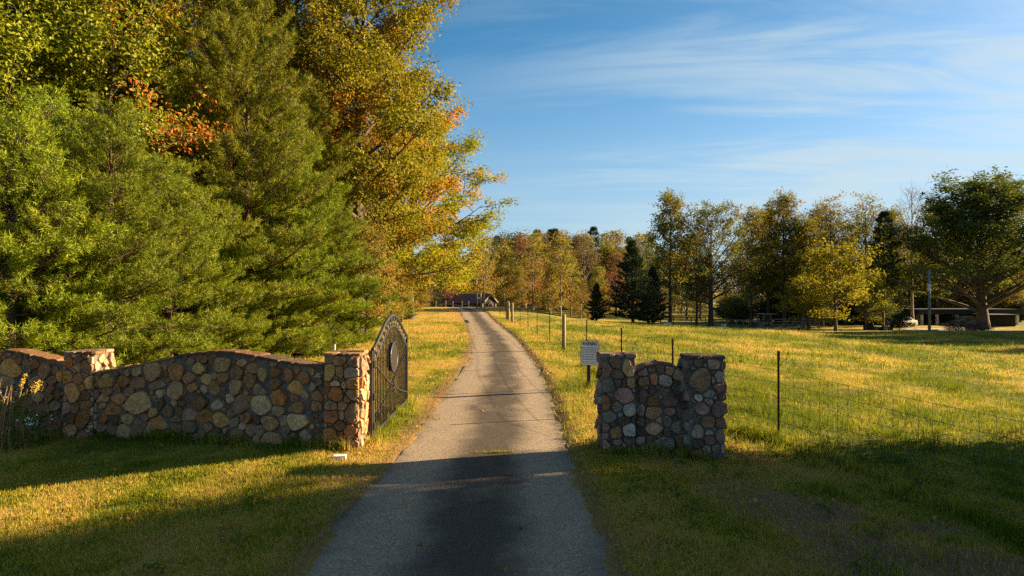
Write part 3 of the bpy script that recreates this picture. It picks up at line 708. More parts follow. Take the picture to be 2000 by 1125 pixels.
P6 = [(45, 200, 36, 42, 'b'), (140, 212, 42, 58, 15, 'y'), (255, 260, 76, 58, -10, 't'), (95, 325, 66, 60, 'l'), (240, 398, 78, 66, 'k'), (85, 428, 60, 40, 'g'), (132, 530, 95, 58, 'r'), (280, 500, 38, 32, 'b'), (138, 625, 55, 42, 'b'), (265, 628, 62, 82, 'r'), (115, 725, 38, 56, -10, 'g'), (250, 785, 92, 68, 'g'), (110, 835, 35, 36, 'b'), (80, 955, 108, 80, 'w'), (262, 915, 70, 68, 'o'), (260, 1035, 70, 45, 'k'), (60, 1075, 60, 25, 'g'), (172, 1045, 30, 40, 'k')]
panel(rw, (2.76, 10.82), (1.93, 10.82), .34, [(1235, 731), (1262, 716), (1290, 711), (1318, 717), (1348, 734)], -.03, [P5, P6], [C5, C6], gap=.020, capcols='bkg', capw=.19, expand=1.38)
R2rows = [(430, 150, 50, 35, 'b'), (580, 165, 70, 52, 't'), (685, 185, 33, 58, 'b'), (450, 320, 100, 130, -20, 't'), (640, 285, 58, 60, 'w'), (572, 315, 20, 40, 'g'), (640, 398, 66, 46, 'r'), (535, 455, 60, 42, 20, 'l'), (672, 475, 52, 42, 'b'), (425, 490, 38, 36, 'w'), (525, 530, 56, 33, 'g'), (465, 595, 78, 56, 'r'), (622, 598, 60, 80, 'r'), (420, 705, 25, 35, 'b'), (515, 730, 72, 58, 't'), (645, 740, 60, 48, 'r'), (418, 825, 55, 72, 'l'), (537, 843, 52, 25, 'l'), (648, 880, 45, 72, 'g'), (540, 915, 50, 42, 'b'), (420, 945, 52, 46, 'k'), (510, 1010, 42, 42, 'g'), (595, 995, 42, 38, 'g'), (415, 1060, 50, 42, 'b'), (680, 1000, 32, 48, 'g'), (560, 1075, 50, 28, 'k'), (655, 1080, 50, 28, 'k')]
pillar(rw, 2.72, 3.255, 10.5, .54, -.06, 1.53, [R2rows], [C6], 'lr', 'kbk', fillpal='gbk', gap=.020, expand=1.38)

# ------------------------------------------------------------------ iron gate
def gate():
    gx, y0, L = -2.375, 11.62, 3.82
    g = thing('iron_gate', 'black wrought iron gate leaf with arched top and oval plaque, standing open', 'gate', (gx, y0+L/2, 0.0))
    zt = lambda s: 1.57+.52*(.5-.5*math.cos(2*PI*s/L))**.68
    zi = lambda s: 1.33+.55*(.5-.5*math.cos(2*PI*s/L))**.68
    z0 = .09
    P = lambda s, z: (gx, y0+s, z)
    for s in (.03, L-.03): MB().box(P(s, (z0+1.6)/2), (.055, .06, 1.6-z0), bev=.006).build('gate_stile', M['iron'], g)
    MB().box(P(L/2, z0+.03), (.05, L, .06), bev=.005).build('bottom_rail', M['iron'], g)
    ss_ = np.linspace(0.02, L-.02, 44)
    MB().tube([P(s, zt(s)) for s in ss_], .034, 6).build('top_arch', M['iron'], g, True)
    MB().tube([P(s, zi(s)) for s in ss_], .022, 6).build('inner_arch', M['iron'], g, True)
    nb = 26
    for i in range(1, nb):
        s = L*i/nb
        MB().box(P(s, (z0+zi(s))/2), (.018, .018, zi(s)-z0)).build('bar', M['iron'], g)
    for i in range(15):
        s = L*(i+.5)/15; c = (zt(s)+zi(s))/2; r = (zt(s)-zi(s))/2-.02
        th = np.linspace(0, 2*PI, 13)
        MB().tube([P(s+math.cos(t)*r*.95, c+math.sin(t)*r) for t in th], .011, 5, False).build('ring', M['iron'], g, True)
    # beaded diagonal chains crossing below the plaque
    for sgn in (1, -1):
        t = np.linspace(0, 1, 61); s = L*(.04+.92*t); z = (1.28-.96*t) if sgn > 0 else (.32+.96*t)
        sag = -.10*np.sin(PI*t)
        pts = np.stack([np.full_like(t, gx+.028*sgn), y0+s, z+sag], -1)
        MB().tube(pts, .010+.008*np.abs(np.sin(t*60*PI/2)), 5).build('chain', M['iron'], g, True)
    b = MB(); cs, cz = L*.50, .70
    for q in range(4):
        a = q*PI/2+PI/4; th = np.linspace(0, 1.6*PI, 12)
        b.tube([(gx+.05, y0+cs+.09*math.cos(a)+.06*math.cos(a+PI+t), cz+.09*math.sin(a)+.06*math.sin(a+PI+t)) for t in th], .010, 5)
    b.build('centre_scroll', M['iron'], g, True)
    # oval plaque
    K = 36; th = np.arange(K)*2*PI/K; cs, cz, ra, rb = L*.497, 1.275, .40, .285
    b = MB(); V = []
    for sc, dx in ((1, -.035), (1, .035), (.94, .045)): V += [(gx+dx, y0+cs+ra*sc*math.cos(t), cz+rb*sc*math.sin(t)) for t in th]
    V += [(gx+.045, y0+cs, cz), (gx-.035, y0+cs, cz)]
    j = np.arange(K); k = (j+1) % K
    Q = np.vstack([np.stack([j, k, k+K, j+K], -1), np.stack([j+K, k+K, k+2*K, j+2*K], -1)])
    T = np.vstack([np.stack([j+2*K, k+2*K, np.full(K, 3*K)], -1), np.stack([k, j, np.full(K, 3*K+1)], -1)])
    pl = b.add(V, T, Q).build('plaque', M['iron_grey'], g)
    rim = MB().tube([(gx+.04, y0+cs+ra*math.cos(t), cz+rb*math.sin(t)) for t in np.linspace(0, 2*PI, 37)], .018, 6, False).build('plaque_rim', M['iron'], pl, True)
    # hinge plate on the stone post and three hinges
    MB().box((gx-.025, 11.545, .80), (.10, .055, 1.52), bev=.005).build('hinge_plate', M['iron'], g)
    for z in (.28, .78, 1.33): MB().box((gx+.02, 11.60, z), (.07, .12, .12), bev=.012).build('hinge', M['iron_grey'], g)


gate()

# ------------------------------------------------------------------ warning sign
def text_mesh(txt, size, bold=0.0):
    cu = bpy.data.curves.new('t', 'FONT'); cu.body = txt; cu.size = size; cu.align_x = 'CENTER'; cu.align_y = 'CENTER'; cu.offset = bold; cu.extrude = 0.0
    o = bpy.data.objects.new('t', cu); COL.objects.link(o)
    bpy.context.view_layer.update()
    dg = bpy.context.evaluated_depsgraph_get(); me = bpy.data.meshes.new_from_object(o.evaluated_get(dg))
    bpy.data.objects.remove(o); bpy.data.curves.remove(cu); return me


def rrect(w, h, r, k=5):
    pts = []
    for cx, cy, a0 in ((w/2-r, h/2-r, 0), (-w/2+r, h/2-r, PI/2), (-w/2+r, -h/2+r, PI), (w/2-r, -h/2+r, 1.5*PI)):
        for i in range(k+1):
            a = a0+i*PI/2/k; pts.append((cx+r*math.cos(a), cy+r*math.sin(a)))
    return np.array(pts)


def sign():
    Y = 17.6; cx, cz = 2.005, .985; w, h = .475, .635
    g = thing('warning_sign', 'white rectangular warning sign on a short dark wooden post', 'sign', (cx, Y, gz(cx, Y).item()))
    MB().box((1.985, Y+.065, .60), (.09, .09, 1.36), bev=.008).build('post', M['dark_wood'], g)

    def plate(w, h, r, y0, y1, mat, name, par):
        p = rrect(w, h, r); K = len(p)
        V = np.vstack([np.stack([cx+p[:, 0], np.full(K, y0), cz+p[:, 1]], -1), np.stack([cx+p[:, 0], np.full(K, y1), cz+p[:, 1]], -1), [[cx, y0, cz]], [[cx, y1, cz]]])
        j = np.arange(K); k = (j+1) % K
        return link(name, mesh_np(name, V, np.vstack([np.stack([j, k, np.full(K, 2*K)], -1), np.stack([k+K, j+K, np.full(K, 2*K+1)], -1)]), np.stack([k, j, j+K, k+K], -1)), mat, par)
    pl = plate(w, h, .035, Y-.004, Y+.004, M['black'], 'border', g)
    pl2 = plate(w-.022, h-.022, .028, Y-.0075, Y-.001, M['sign_white'], 'panel', g)
    for bz in (.29, -.29): MB().tube([(cx, Y-.014, cz+bz*.97), (cx, Y-.006, cz+bz*.97)], .009, 8).build('bolt', M['iron_grey'], g)
    lines = [('WARNING', .135, .232, .0045, .86), ('UNDER SOUTH CAROLINA LAW, AN', .036, .138, .0007, .92), ('AGRITOURISM PROFESSIONAL', .036, .095, .0007, .92), ('IS NOT LIABLE FOR AN INJURY TO', .036, .048, .0007, .92), ('OR THE DEATH OF A PARTICIPANT', .036, .004, .0007, .92), ('IN AN AGRITOURISM ACTIVITY', .036, -.040, .0007, .92), ('RESULTING FROM AN INHERENT', .036, -.084, .0007, .92), ('RISK ASSOCIATED WITH', .036, -.128, .0007, .92), ('THE AGRITOURISM ACTIVITY.', .036, -.172, .0007, .92), ('(CHAPTER 53, TITLE 46, CODE OF LAWS', .029, -.226, .0004, .92), ('OF SOUTH CAROLINA, 1976)', .029, -.262, .0004, .92)]
    for t, s, z, b, mx in lines:
        me = text_mesh(t, s, b); n = len(me.vertices); co = np.zeros(n*3, np.float32); me.vertices.foreach_get('co', co); co = co.reshape(-1, 3)
        ww = co[:, 0].max()-co[:, 0].min(); k = min(1.0, (w*mx)/ww)
        if t == 'WARNING': k = w*.82/ww
        out = np.stack([cx+co[:, 0]*k, np.full(n, Y-.0095), cz+z+co[:, 1]], -1)
        me.vertices.foreach_set('co', out.astype(np.float32).ravel()); me.update()
        me.materials.clear(); link('lettering', me, M['black'], pl2, (0, 0, 0))


sign()

# ------------------------------------------------------------------ wire fence along the pasture
TP = [(7.0, 2.6), (5.62, 7.4), (4.72, 12.1), (3.41, 14.5), (2.95, 18.4), (2.55, 23.3)]
TP2 = [(1.87, 34), (1.46, 39.7), (1.02, 43.7), (.58, 48.7)]
WP = [(2.27, 29.9)]


def post_h(b, x, y, h, w=.035, below=.3):
    z = gz(x, y).item(); b.box((x, y, z+(h-below)/2), (w, w, h+below), rz=.4, bev=.003)


def fence():
    f = thing('wire_fence', 'woven wire pasture fence with thin steel posts along the right of the driveway', 'fence', (2.95, 18.4, 0))
    def tpost(x, y, h=1.50):
        z = gz(x, y).item()
        p = MB().box((x, y, z+h/2-.1), (.036, .012, h+.2)).box((x+.001, y-.018, z+h/2-.1), (.010, .036, h+.198)).build('steel_post', M['steel'], f)
        MB().box((x, y-.006, z+h+.03), (.040, .046, .16), bev=.004).build('painted_tip', M['red_tip'], p)
    for x, y in TP+TP2: tpost(x, y)
    far = [(-.55, 62), (-1.2, 67), (-1.9, 72.5), (-2.6, 78)]
    for x, y in far: tpost(x, y, 1.45)
    def wood(x, y, h, r=.075):
        z = gz(x, y).item()
        MB().tube([(x, y, z-.3), (x, y, z+h*.5), (x, y, z+h-.02), (x, y, z+h)], [r*1.03, r, r*.97, r*.85], 10).build('wooden_post', M['timber'], f, True)
    wood(2.27, 29.9, 1.58, .085)
    H1 = [(.02, 57.0), (-.30, 59.6), (-.42, 62.0)]
    for x, y in H1: wood(x, y, 1.62, .10)
    H2 = [(-4.35, 85.0), (-3.95, 86.0), (-3.45, 84.6)]
    for x, y in H2: wood(x, y, 1.85, .10)
    for (a, b_) in ((H1[0], H1[1]), (H1[1], H1[2]), (H2[0], H2[1]), (H2[1], H2[2])):
        MB().tube([(a[0], a[1], gz(*a).item()+1.2), (b_[0], b_[1], gz(*b_).item()+1.2)], .06, 8).build('brace_rail', M['timber'], f, True)
    path = TP+WP+TP2+[(.02, 57.0)]
    pts = []
    for (a, b_) in zip(path[:-1], path[1:]):
        n = max(2, int(math.hypot(b_[0]-a[0], b_[1]-a[1])/1.2))
        for i in range(n): pts.append((a[0]+(b_[0]-a[0])*i/n, a[1]+(b_[1]-a[1])*i/n))
    pts = np.array(pts+[path[-1]])
    zz = gz0(pts[:, 0], pts[:, 1])
    for h in (.06, .22, .40, .60, .82, 1.06, 1.28):
        w = MB(); sag = (fbm(pts[:, 1]*.5+h*7, pts[:, 0], 2)-.5)*.04
        w.tube(np.stack([pts[:, 0], pts[:, 1]-.03, zz+h+sag], -1), .0028, 4, False).build('strand_wire', M['wire'], f)
    # upright stays of the woven wire, near part only
    cum = np.concatenate([[0], np.cumsum(np.hypot(np.diff(pts[:, 0]), np.diff(pts[:, 1])))])
    for s in np.arange(3.6, 19.0, .23):
        x = np.interp(s, cum, pts[:, 0]); y = np.interp(s, cum, pts[:, 1]); z = gz0(x, y).item()
        j = srng.uniform(-.015, .015)
        MB().tube([(x, y-.03, z+.05), (x+j, y-.03, z+.6), (x, y-.03, z+1.28)], .0026, 4, False).build('stay_wire', M['wire'], f)


fence()

# ------------------------------------------------------------------ trees
def unit(v): return v/(np.linalg.norm(v, axis=-1, keepdims=True)+1e-9)


class Tree:
    def __init__(s, seed): s.r = np.random.default_rng(seed); s.mb = MB(); s.C = []; s.D = []; s.W = []

    def limb(s, p, d, L, r0, r1, n=5, up=0.0, wig=.12, sides=5):
        pts = [np.array(p, float)]; d = unit(np.array(d, float))
        for i in range(n):
            d = unit(d+np.array([0, 0, up/n])+s.r.normal(0, wig, 3)/math.sqrt(n))
            pts.append(pts[-1]+d*L/n)
        pts = np.array(pts); s.mb.tube(pts, np.linspace(r0, r1, n+1), sides, False)
        return pts

    def leaf(s, c, d, w=0.0): s.C.append(c); s.D.append(d); s.W.append(w)

    def leaf_mesh(s, name, per, spread, size, flat=.6, aspect=.62, droop=0.0):
        r = s.r; C = np.array(s.C); Wm = np.array(s.W); n = len(C)
        clu = np.clip(.5+(fbm(C[:, 0]*.45+50, C[:, 2]*.45+C[:, 1]*.3+50, 3)-.5)*1.7+r.normal(0, .12, n)+Wm, 0, 1)
        idx = np.repeat(np.arange(n), per); m = len(idx)
        pos = C[idx]+r.normal(0, spread, (m, 3))*np.array([1, 1, flat])
        ctr = C.mean(0)
        nrm = unit(r.normal(0, .75, (m, 3))+np.array([0, 0, .7])+.5*unit(pos-ctr))
        t = unit(np.cross(nrm, r.normal(0, 1, (m, 3)))); t[:, 2] -= droop; t = unit(t); b = unit(np.cross(nrm, t))
        L = (size*r.uniform(.65, 1.3, m))[:, None]; w = L*aspect
        f = nrm*L*.16
        V = np.stack([pos-t*L*.5, pos-b*w*.5+f, pos+t*L*.5, pos+b*w*.5+f], 1).reshape(-1, 3)
        k = np.arange(m)*4
        T = np.stack([np.stack([k, k+1, k+2], -1), np.stack([k, k+2, k+3], -1)], 1).reshape(-1, 3)
        rn = np.repeat(np.clip(r.random(m)*.75+r.random(n)[idx]*.25, 0, 1), 4)
        return mesh_np(name, V, T, None, {'rnd': rn, 'clu': np.repeat(clu[idx], 4)})

    def needle_mesh(s, name, per, length, width, cone=.75):
        r = s.r; C = np.array(s.C); D = unit(np.array(s.D)); n = len(C)
        clu = np.clip(.5+(fbm(C[:, 0]*.7+50, C[:, 2]*.7+C[:, 1]*.4+50, 3)-.5)*1.6+r.normal(0, .14, n), 0, 1)
        idx = np.repeat(np.arange(n), per); m = len(idx)
        d = unit(D[idx]*.75+r.normal(0, cone, (m, 3)))
        p = C[idx]+r.normal(0, .035, (m, 3)); L = (length*r.uniform(.7, 1.25, m))[:, None]
        sd_ = unit(np.cross(d, r.normal(0, 1, (m, 3))))*width/2
        V = np.stack([p-sd_, p+sd_, p+d*L], 1).reshape(-1, 3); T = np.arange(m*3).reshape(-1, 3)
        rn = np.repeat(np.clip(.55*r.random(m)+.45*r.random(n)[idx], 0, 1), 3)
        return mesh_np(name, V, T, None, {'rnd': rn, 'clu': np.repeat(clu[idx], 3)})


def grow_broad(name, seed, H, R, hb, r0=.28, nl=22, env=(.18, .92, .75), elev=(15, 62), per=30, spread=.33, size=.17, nsec=7, ntw=4, bark='bark', fol='oak', wide=1.0, top=.93, droop=0.0, lean=0.0, flat=.6, one_side=None, leafy=1.0, fork=0, warmx=0.0):
    t = Tree(seed); r = t.r
    n = 9; zs = np.linspace(0, H*top, n)
    tr = np.stack([np.cumsum(r.normal(0, .012*H/ n*2, n))+lean*zs, np.cumsum(r.normal(0, .012*H/n*2, n)), zs], -1); tr[0, :2] = 0
    rad = r0*(1-zs/(H*top))**.8+.02; rad[0] *= 1.35
    t.mb.tube(tr, rad, 9, False)
    a0 = r.uniform(0, 6.28)
    for i in range(nl):
        q = (i+.5)/nl; q = q+r.uniform(-.5, .5)/nl
        h = hb+(H*top*.97-hb)*q**1.05
        e = (math.sin(PI*(env[0]+(env[1]-env[0])*q)))**env[2]
        L = R*e*r.uniform(.78, 1.15)
        az = a0+i*2.399+r.normal(0, .25)
        if one_side is not None and r.random() < .35: az = one_side+r.normal(0, .5)
        el = math.radians(elev[0]+(elev[1]-elev[0])*q+r.normal(0, 7))
        p = np.array([np.interp(h, zs, tr[:, 0]), np.interp(h, zs, tr[:, 1]), h])
        d = np.array([math.cos(az)*math.cos(el)*wide, math.sin(az)*math.cos(el)*wide, math.sin(el)])
        rb = max(.025, np.interp(h, zs, rad)*.55)
        lp = t.limb(p, d, L, rb, .018, 6, up=.35, wig=.16)
        ns = max(3, int(nsec*e+.5))
        for j in range(ns):
            f = .22+.78*(j+r.uniform(.2, .8))/ns; k = f*6; a = int(min(5, k)); bp = lp[a]+(lp[a+1]-lp[a])*(k-a)
            ld = unit(lp[a+1]-lp[a]); sdv = unit(np.cross(ld, [0, 0, 1]))*(1 if j % 2 else -1)
            sl = L*.42*(1.15-.6*f)*r.uniform(.7, 1.25)+.35
            sp = t.limb(bp, ld*.55+sdv*r.uniform(.5, 1.0)+np.array([0, 0, r.uniform(-.15, .5)]), sl, rb*.38*(1.1-.6*f)+.008, .008, 4, up=.15, wig=.2, sides=4)
            for w in range(ntw):
                g = .3+.7*(w+r.uniform(.2, 1))/ntw; k2 = min(3.99, g*4); a2 = int(k2); tp = sp[a2]+(sp[a2+1]-sp[a2])*(k2-a2)
                td = unit(unit(sp[a2+1]-sp[a2])*.5+r.normal(0, .7, 3)); tl = r.uniform(.35, .8)*min(1.3, spread/.3)
                tt = t.limb(tp, td, tl, .010, .004, 2, wig=.2, sides=3)
                if r.random() < leafy:
                    wv = warmx*((tt[-1][0])/R*.5+.0)
                    t.leaf(tt[-1], td, wv); t.leaf(tt[1], td, wv)
    wood = t.mb.mesh(name+'_wood', True); wood.materials.append(M[bark])
    if t.C and per > 0:
        lv = t.leaf_mesh(name+'_leaf', per, spread, size, flat, droop=droop); lv.materials.append(M[fol])
    else: lv = None
    src = lv or wood; co = np.zeros(len(src.vertices)*3, np.float32); src.vertices.foreach_get('co', co)
    return (wood, lv, float(np.percentile(co[2::3], 99.7)))


def grow_pine(name, seed, H, R, hb=.25, r0=.13, per=16, length=.17, width=.017, fol='pine', bark='bark_pine', gap=.42, nb=6, power=.75, elev=(-6, 48), sub=.36, tuft=.15, cone=.7, bottom=.75, irregular=.28):
    t = Tree(seed); r = t.r
    zs = np.linspace(0, H, 8); tr = np.stack([r.normal(0, .02*H/8, 8).cumsum(), r.normal(0, .02*H/8, 8).cumsum(), zs], -1); tr[0, :2] = 0
    rad = r0*(1-zs/H)+.012; t.mb.tube(tr, rad, 7, False)
    h = hb; a = r.uniform(0, 6)
    while h < H-.15:
        q = (h-hb)/(H-hb)
        for b in range(nb):
            az = a+b*2*PI/nb+r.normal(0, .22)
            L = R*((1-q)**power)*(bottom+(1-bottom)*min(1, q*5))*r.uniform(1-irregular, 1+irregular)+.18
            el = math.radians(elev[0]+(elev[1]-elev[0])*q**1.2+r.normal(0, 7))
            p = np.array([np.interp(h, zs, tr[:, 0]), np.interp(h, zs, tr[:, 1]), h+r.uniform(-.1, .1)])
            d = np.array([math.cos(az)*math.cos(el), math.sin(az)*math.cos(el), math.sin(el)])
            lp = t.limb(p, d, L, max(.012, rad[0]*.28*(1-q)), .006, 4, up=.30, wig=.10, sides=4)
            m = max(2, int(L/sub))
            for j in range(m+1):
                f = .18+.82*(j+.4)/(m+.6); k = min(3.99, f*4); ai = int(k); bp = lp[ai]+(lp[ai+1]-lp[ai])*(k-ai); ld = unit(lp[ai+1]-lp[ai])
                if j == m:
                    for g in range(3): t.leaf(lp[-1]-ld*.10*g, ld)
                    continue
                for sg in (1, -1):
                    sdv = unit(np.cross(ld, [0, 0, 1]))*sg
                    sl = min(.95, (L*(1.02-f))*.55+.15)*r.uniform(.7, 1.2)
                    dd = unit(ld*.75+sdv*.75+np.array([0, 0, r.uniform(-.05, .35)]))
                    sp = t.limb(bp, dd, sl, .008, .004, 2, up=.2, wig=.12, sides=3)
                    nt_ = max(2, int(sl/tuft))
                    for w in range(nt_):
                        g = .35+.65*(w+1)/nt_; k2 = min(1.99, g*2); a2 = int(k2)
                        t.leaf(sp[a2]+(sp[a2+1]-sp[a2])*(k2-a2)+r.normal(0, .03, 3), unit(sp[a2+1]-sp[a2])+r.normal(0, .25, 3))
        h += gap*r.uniform(.8, 1.2)*(1 if q > .1 else .8); a += .5
    t.leaf(np.array([tr[-1, 0], tr[-1, 1], H]), np.array([0, 0, 1.]))
    wood = t.mb.mesh(name+'_wood', True); wood.materials.append(M[bark])
    lv = t.needle_mesh(name+'_needle', per, length, width, cone); lv.materials.append(M[fol])
    return (wood, lv, H)


KIND = {}


def kind(k):
    if k in KIND: return KIND[k]
    B, Pn = grow_broad, grow_pine
    rec = {
        'oakA': lambda: B('oakA', 11, 24, 7.2, 4.5, .36, 30, per=36, size=.20, spread=.36, nsec=9, ntw=4, fol='oak', warmx=.30),
        'oakB': lambda: B('oakB', 12, 21, 7.6, 2.6, .33, 28, per=36, size=.21, spread=.36, nsec=9, ntw=4, fol='oak_gold', elev=(4, 60), warmx=.25, env=(.30, .92, .65)),
        'maple': lambda: B('maple', 13, 15, 5.2, 3.2, .22, 24, per=30, size=.17, spread=.30, nsec=8, ntw=4, fol='maple', warmx=.75),
        'gum': lambda: B('gum', 14, 8, 2.5, 1.0, .09, 18, per=14, size=.17, spread=.26, nsec=5, ntw=3, fol='gum'),
        'pineA': lambda: Pn('pineA', 21, 8.5, 2.9, per=15, power=.55, irregular=.36, sub=.27, tuft=.115, length=.135),
        'pineB': lambda: Pn('pineB', 22, 7.0, 2.8, gap=.38, per=15, power=.5, irregular=.36, sub=.27, tuft=.115, length=.135),
        'pineC': lambda: Pn('pineC', 23, 15, 3.5, hb=1.3, r0=.2, per=14, gap=.62, length=.18, width=.022, sub=.30, tuft=.13, fol='pine_dull', irregular=.62, power=.30),
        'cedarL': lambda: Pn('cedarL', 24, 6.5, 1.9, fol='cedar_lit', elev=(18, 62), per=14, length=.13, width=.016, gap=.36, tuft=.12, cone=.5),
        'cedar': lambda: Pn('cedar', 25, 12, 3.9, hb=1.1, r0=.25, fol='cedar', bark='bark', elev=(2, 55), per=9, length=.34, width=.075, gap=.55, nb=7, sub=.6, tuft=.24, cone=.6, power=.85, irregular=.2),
        'tulipA': lambda: B('tulipA', 31, 21, 4.3, 5.5, .26, 26, per=12, size=.30, spread=.38, nsec=7, ntw=3, fol='tulip', elev=(25, 70)),
        'tulipB': lambda: B('tulipB', 32, 20, 4.8, 4.5, .24, 24, per=12, size=.30, spread=.40, nsec=7, ntw=3, fol='tulip', elev=(25, 66)),
        'fieldoak': lambda: B('fieldoak', 33, 19, 8.6, 3.2, .46, 26, per=11, size=.32, spread=.42, nsec=9, ntw=3, fol='oak_field', elev=(14, 68), env=(.30, .92, .6)),
        'liveoak': lambda: B('liveoak', 34, 20, 13.5, 3.0, .66, 38, per=15, size=.36, spread=.48, nsec=11, ntw=4, fol='live_oak', elev=(30, 72), env=(.42, .92, .5)),
        'sparse': lambda: B('sparse', 35, 19, 5.0, 5.0, .20, 20, per=8, size=.30, spread=.40, nsec=7, ntw=3, fol='bg_yellow', elev=(30, 68), leafy=.7),
        'bareT': lambda: B('bareT', 36, 19, 4.8, 6.5, .20, 24, per=0, nsec=8, ntw=4, spread=.55, bark='bark_pale', elev=(38, 72)),
        'yellow': lambda: B('yellow', 37, 13, 6.2, 2.6, .22, 22, per=9, size=.40, spread=.46, nsec=7, ntw=3, fol='yellow', elev=(-4, 55), droop=.5),
        'bgY': lambda: B('bgY', 41, 17, 4.4, 1.1, .22, 20, per=9, size=.42, spread=.55, nsec=5, ntw=2, fol='bg_yellow', bark='bark_pale'),
        'bgY2': lambda: B('bgY2', 46, 16, 3.3, 1.6, .2, 20, per=10, size=.40, spread=.50, nsec=5, ntw=2, fol='bg_yellow', bark='bark_pale', elev=(25, 68)),
        'bgG': lambda: B('bgG', 42, 17, 4.6, 1.1, .22, 20, per=10, size=.42, spread=.55, nsec=5, ntw=2, fol='bg_green'),
        'bgR': lambda: B('bgR', 43, 14, 4.0, 1.1, .2, 18, per=9, size=.42, spread=.55, nsec=5, ntw=2, fol='bg_rust', bark='bark_pale'),
        'bgB': lambda: B('bgB', 44, 16, 4.6, 1.1, .2, 20, per=7, size=.40, spread=.60, nsec=5, ntw=2, fol='bg_brown', bark='bark_pale', elev=(20, 66)),
        'bgP': lambda: Pn('bgP', 45, 17, 3.4, hb=6, r0=.2, fol='cedar', per=8, length=.5, width=.10, gap=.8, nb=5, sub=.8, tuft=.4, power=.5, irregular=.4, elev=(5, 50)),
        'bush': lambda: B('bush', 47, 3.0, 1.6, .25, .05, 16, per=16, size=.16, spread=.22, nsec=4, ntw=3, fol='bg_green', elev=(20, 70)),
        'shade': lambda: B('shade', 48, 10, 4.0, 1.2, .2, 24, per=15, size=.25, spread=.40, nsec=8, ntw=4, fol='oak', elev=(4, 66), env=(.30, .92, .6)),
    }
    KIND[k] = rec[k](); return KIND[k]


def plant(k, X, Y, H, label, cat='tree', group=None, rot=None, wide=1.0, name=None, sink=.08):
    wood, lv, H0 = kind(k)
    nm = name or {'p': 'pine_tree', 'c': 'cedar_tree', 'o': 'oak_tree', 'm': 'maple_tree', 't': 'tulip_tree', 's': 'broadleaf_tree'}.get(k[0], 'broadleaf_tree')
    z = gz(X, Y).item()-sink
    e = thing(nm, label, cat, (X, Y, z), group); e['_w'] = 0
    s = H/H0; e.scale = (s*wide, s*wide, s); e.rotation_euler = (0, 0, srng.uniform(0, 6.28) if rot is None else rot)
    o = bpy.data.objects.new('trunk', wood); COL.objects.link(o); o.parent = e
    if lv is not None:
        o = bpy.data.objects.new('crown', lv); COL.objects.link(o); o.parent = e
    return e


def plant_px(k, px, Y, top, label, **kw):
    X = (px-1000)/F*Y; z = gz(X, Y).item(); H = CAM_H+(570-top)/F*Y-z
    return plant(k, X, Y, H, label, **kw)


# --- the wood left of the drive: front rank, each told apart
plant_px('pineB', 20, 16.6, 240, 'bushy bright green young pine at the left edge of the picture')
plant_px('pineA', 215, 18.6, 205, 'slim bright green pine rising behind the left wall post')
plant_px('pineB', 110, 20.5, 330, 'green pine half hidden between the two leftmost pines')
plant_px('pineB', 330, 22.0, 330, 'green pine right of the slim pine, behind the dip of the wall')
plant_px('pineC', 318, 26.0, 20, 'tall dull green pine with bare brown trunk behind the young pines')
plant_px('pineC', 480, 27.0, 10, 'tall yellowish pine beside the maple with red leaf tips')
plant_px('cedarL', 405, 23.5, 470, 'low bright green cedar behind the crest of the left wall')
plant_px('pineA', 560, 29.0, 235, 'broad olive pine in the middle of the left wood')
plant_px('cedarL', 540, 27.0, 450, 'bright green cedar at the foot of the broad olive pine')
plant_px('pineB', 650, 34.0, 400, 'pine at the wood edge behind the left gate post')
plant_px('pineB', 600, 30.5, 500, 'low spreading pine at the lawn edge behind the gate post')
plant_px('pineA', 690, 43.0, 430, 'green pine farther along the lawn edge, under the golden oak')
plant_px('cedarL', 745, 52.0, 520, 'small cedar near the far end of the lawn edge')
plant_px('pineA', 90, 19.0, 190, 'tall bushy pine second from the left edge of the picture')
plant_px('pineB', 420, 25.0, 380, 'rounded green pine between the slim pine and the broad olive pine')
plant_px('pineA', 500, 30.0, 300, 'olive pine squeezed between the yellowish pine and the broad olive pine')
plant_px('pineC', 610, 36.0, 190, 'tall pine under the oak crowns, right end of the pine rank')
plant_px('pineB', 470, 24.5, 560, 'low pine bush at the lawn edge behind the falling wall top')
plant_px('gum', 715, 35.0, 425, 'slender yellow green sapling in front of the pines by the gate', name='sweetgum_tree')
plant_px('gum', 765, 50.0, 500, 'pale green sapling leaning over the lawn beyond the gate', name='sweetgum_tree')
plant_px('gum', 785, 57.0, 505, 'pale green sapling at the foot of the orange gold oak', name='sweetgum_tree', wide=1.3)
plant_px('cedarL', 762, 55.0, 530, 'small cedar beside the trunk of the orange gold oak')
plant_px('gum', 808, 66.0, 545, 'low light green sapling at the far end of the wood edge', name='sweetgum_tree', wide=1.5)
plant_px('cedarL', 795, 61.0, 560, 'lowest cedar at the far end of the wood edge', wide=1.3)
plant_px('gum', 822, 74.0, 555, 'light green shrub where the wood edge meets the crest', name='sweetgum_tree', wide=1.5)
plant_px('maple', 190, 24.0, -120, 'yellow green maple with red leaf tips at the top left', rot=0.0)
plant_px('maple', 20, 22.0, -60, 'yellow green maple at the top left corner', rot=2.0)
plant_px('oakA', 390, 44.0, -170, 'tall green oak high behind the maple with red leaf tips', rot=1.1)
plant_px('oakA', 560, 40.0, -190, 'tall green and gold oak reaching past the top of the picture', rot=.3)
plant_px('oakA', 700, 40.0, -150, 'tall golden green oak whose crown edge stands against the sky', rot=2.2)
plant_px('oakB', 705, 50.0, 60, 'orange gold oak overhanging the lawn beside the driveway', rot=.1)
plant_px('oakB', 800, 62.0, 215, 'orange gold oak with boughs reaching out over the driveway', rot=1.2, wide=1.35)
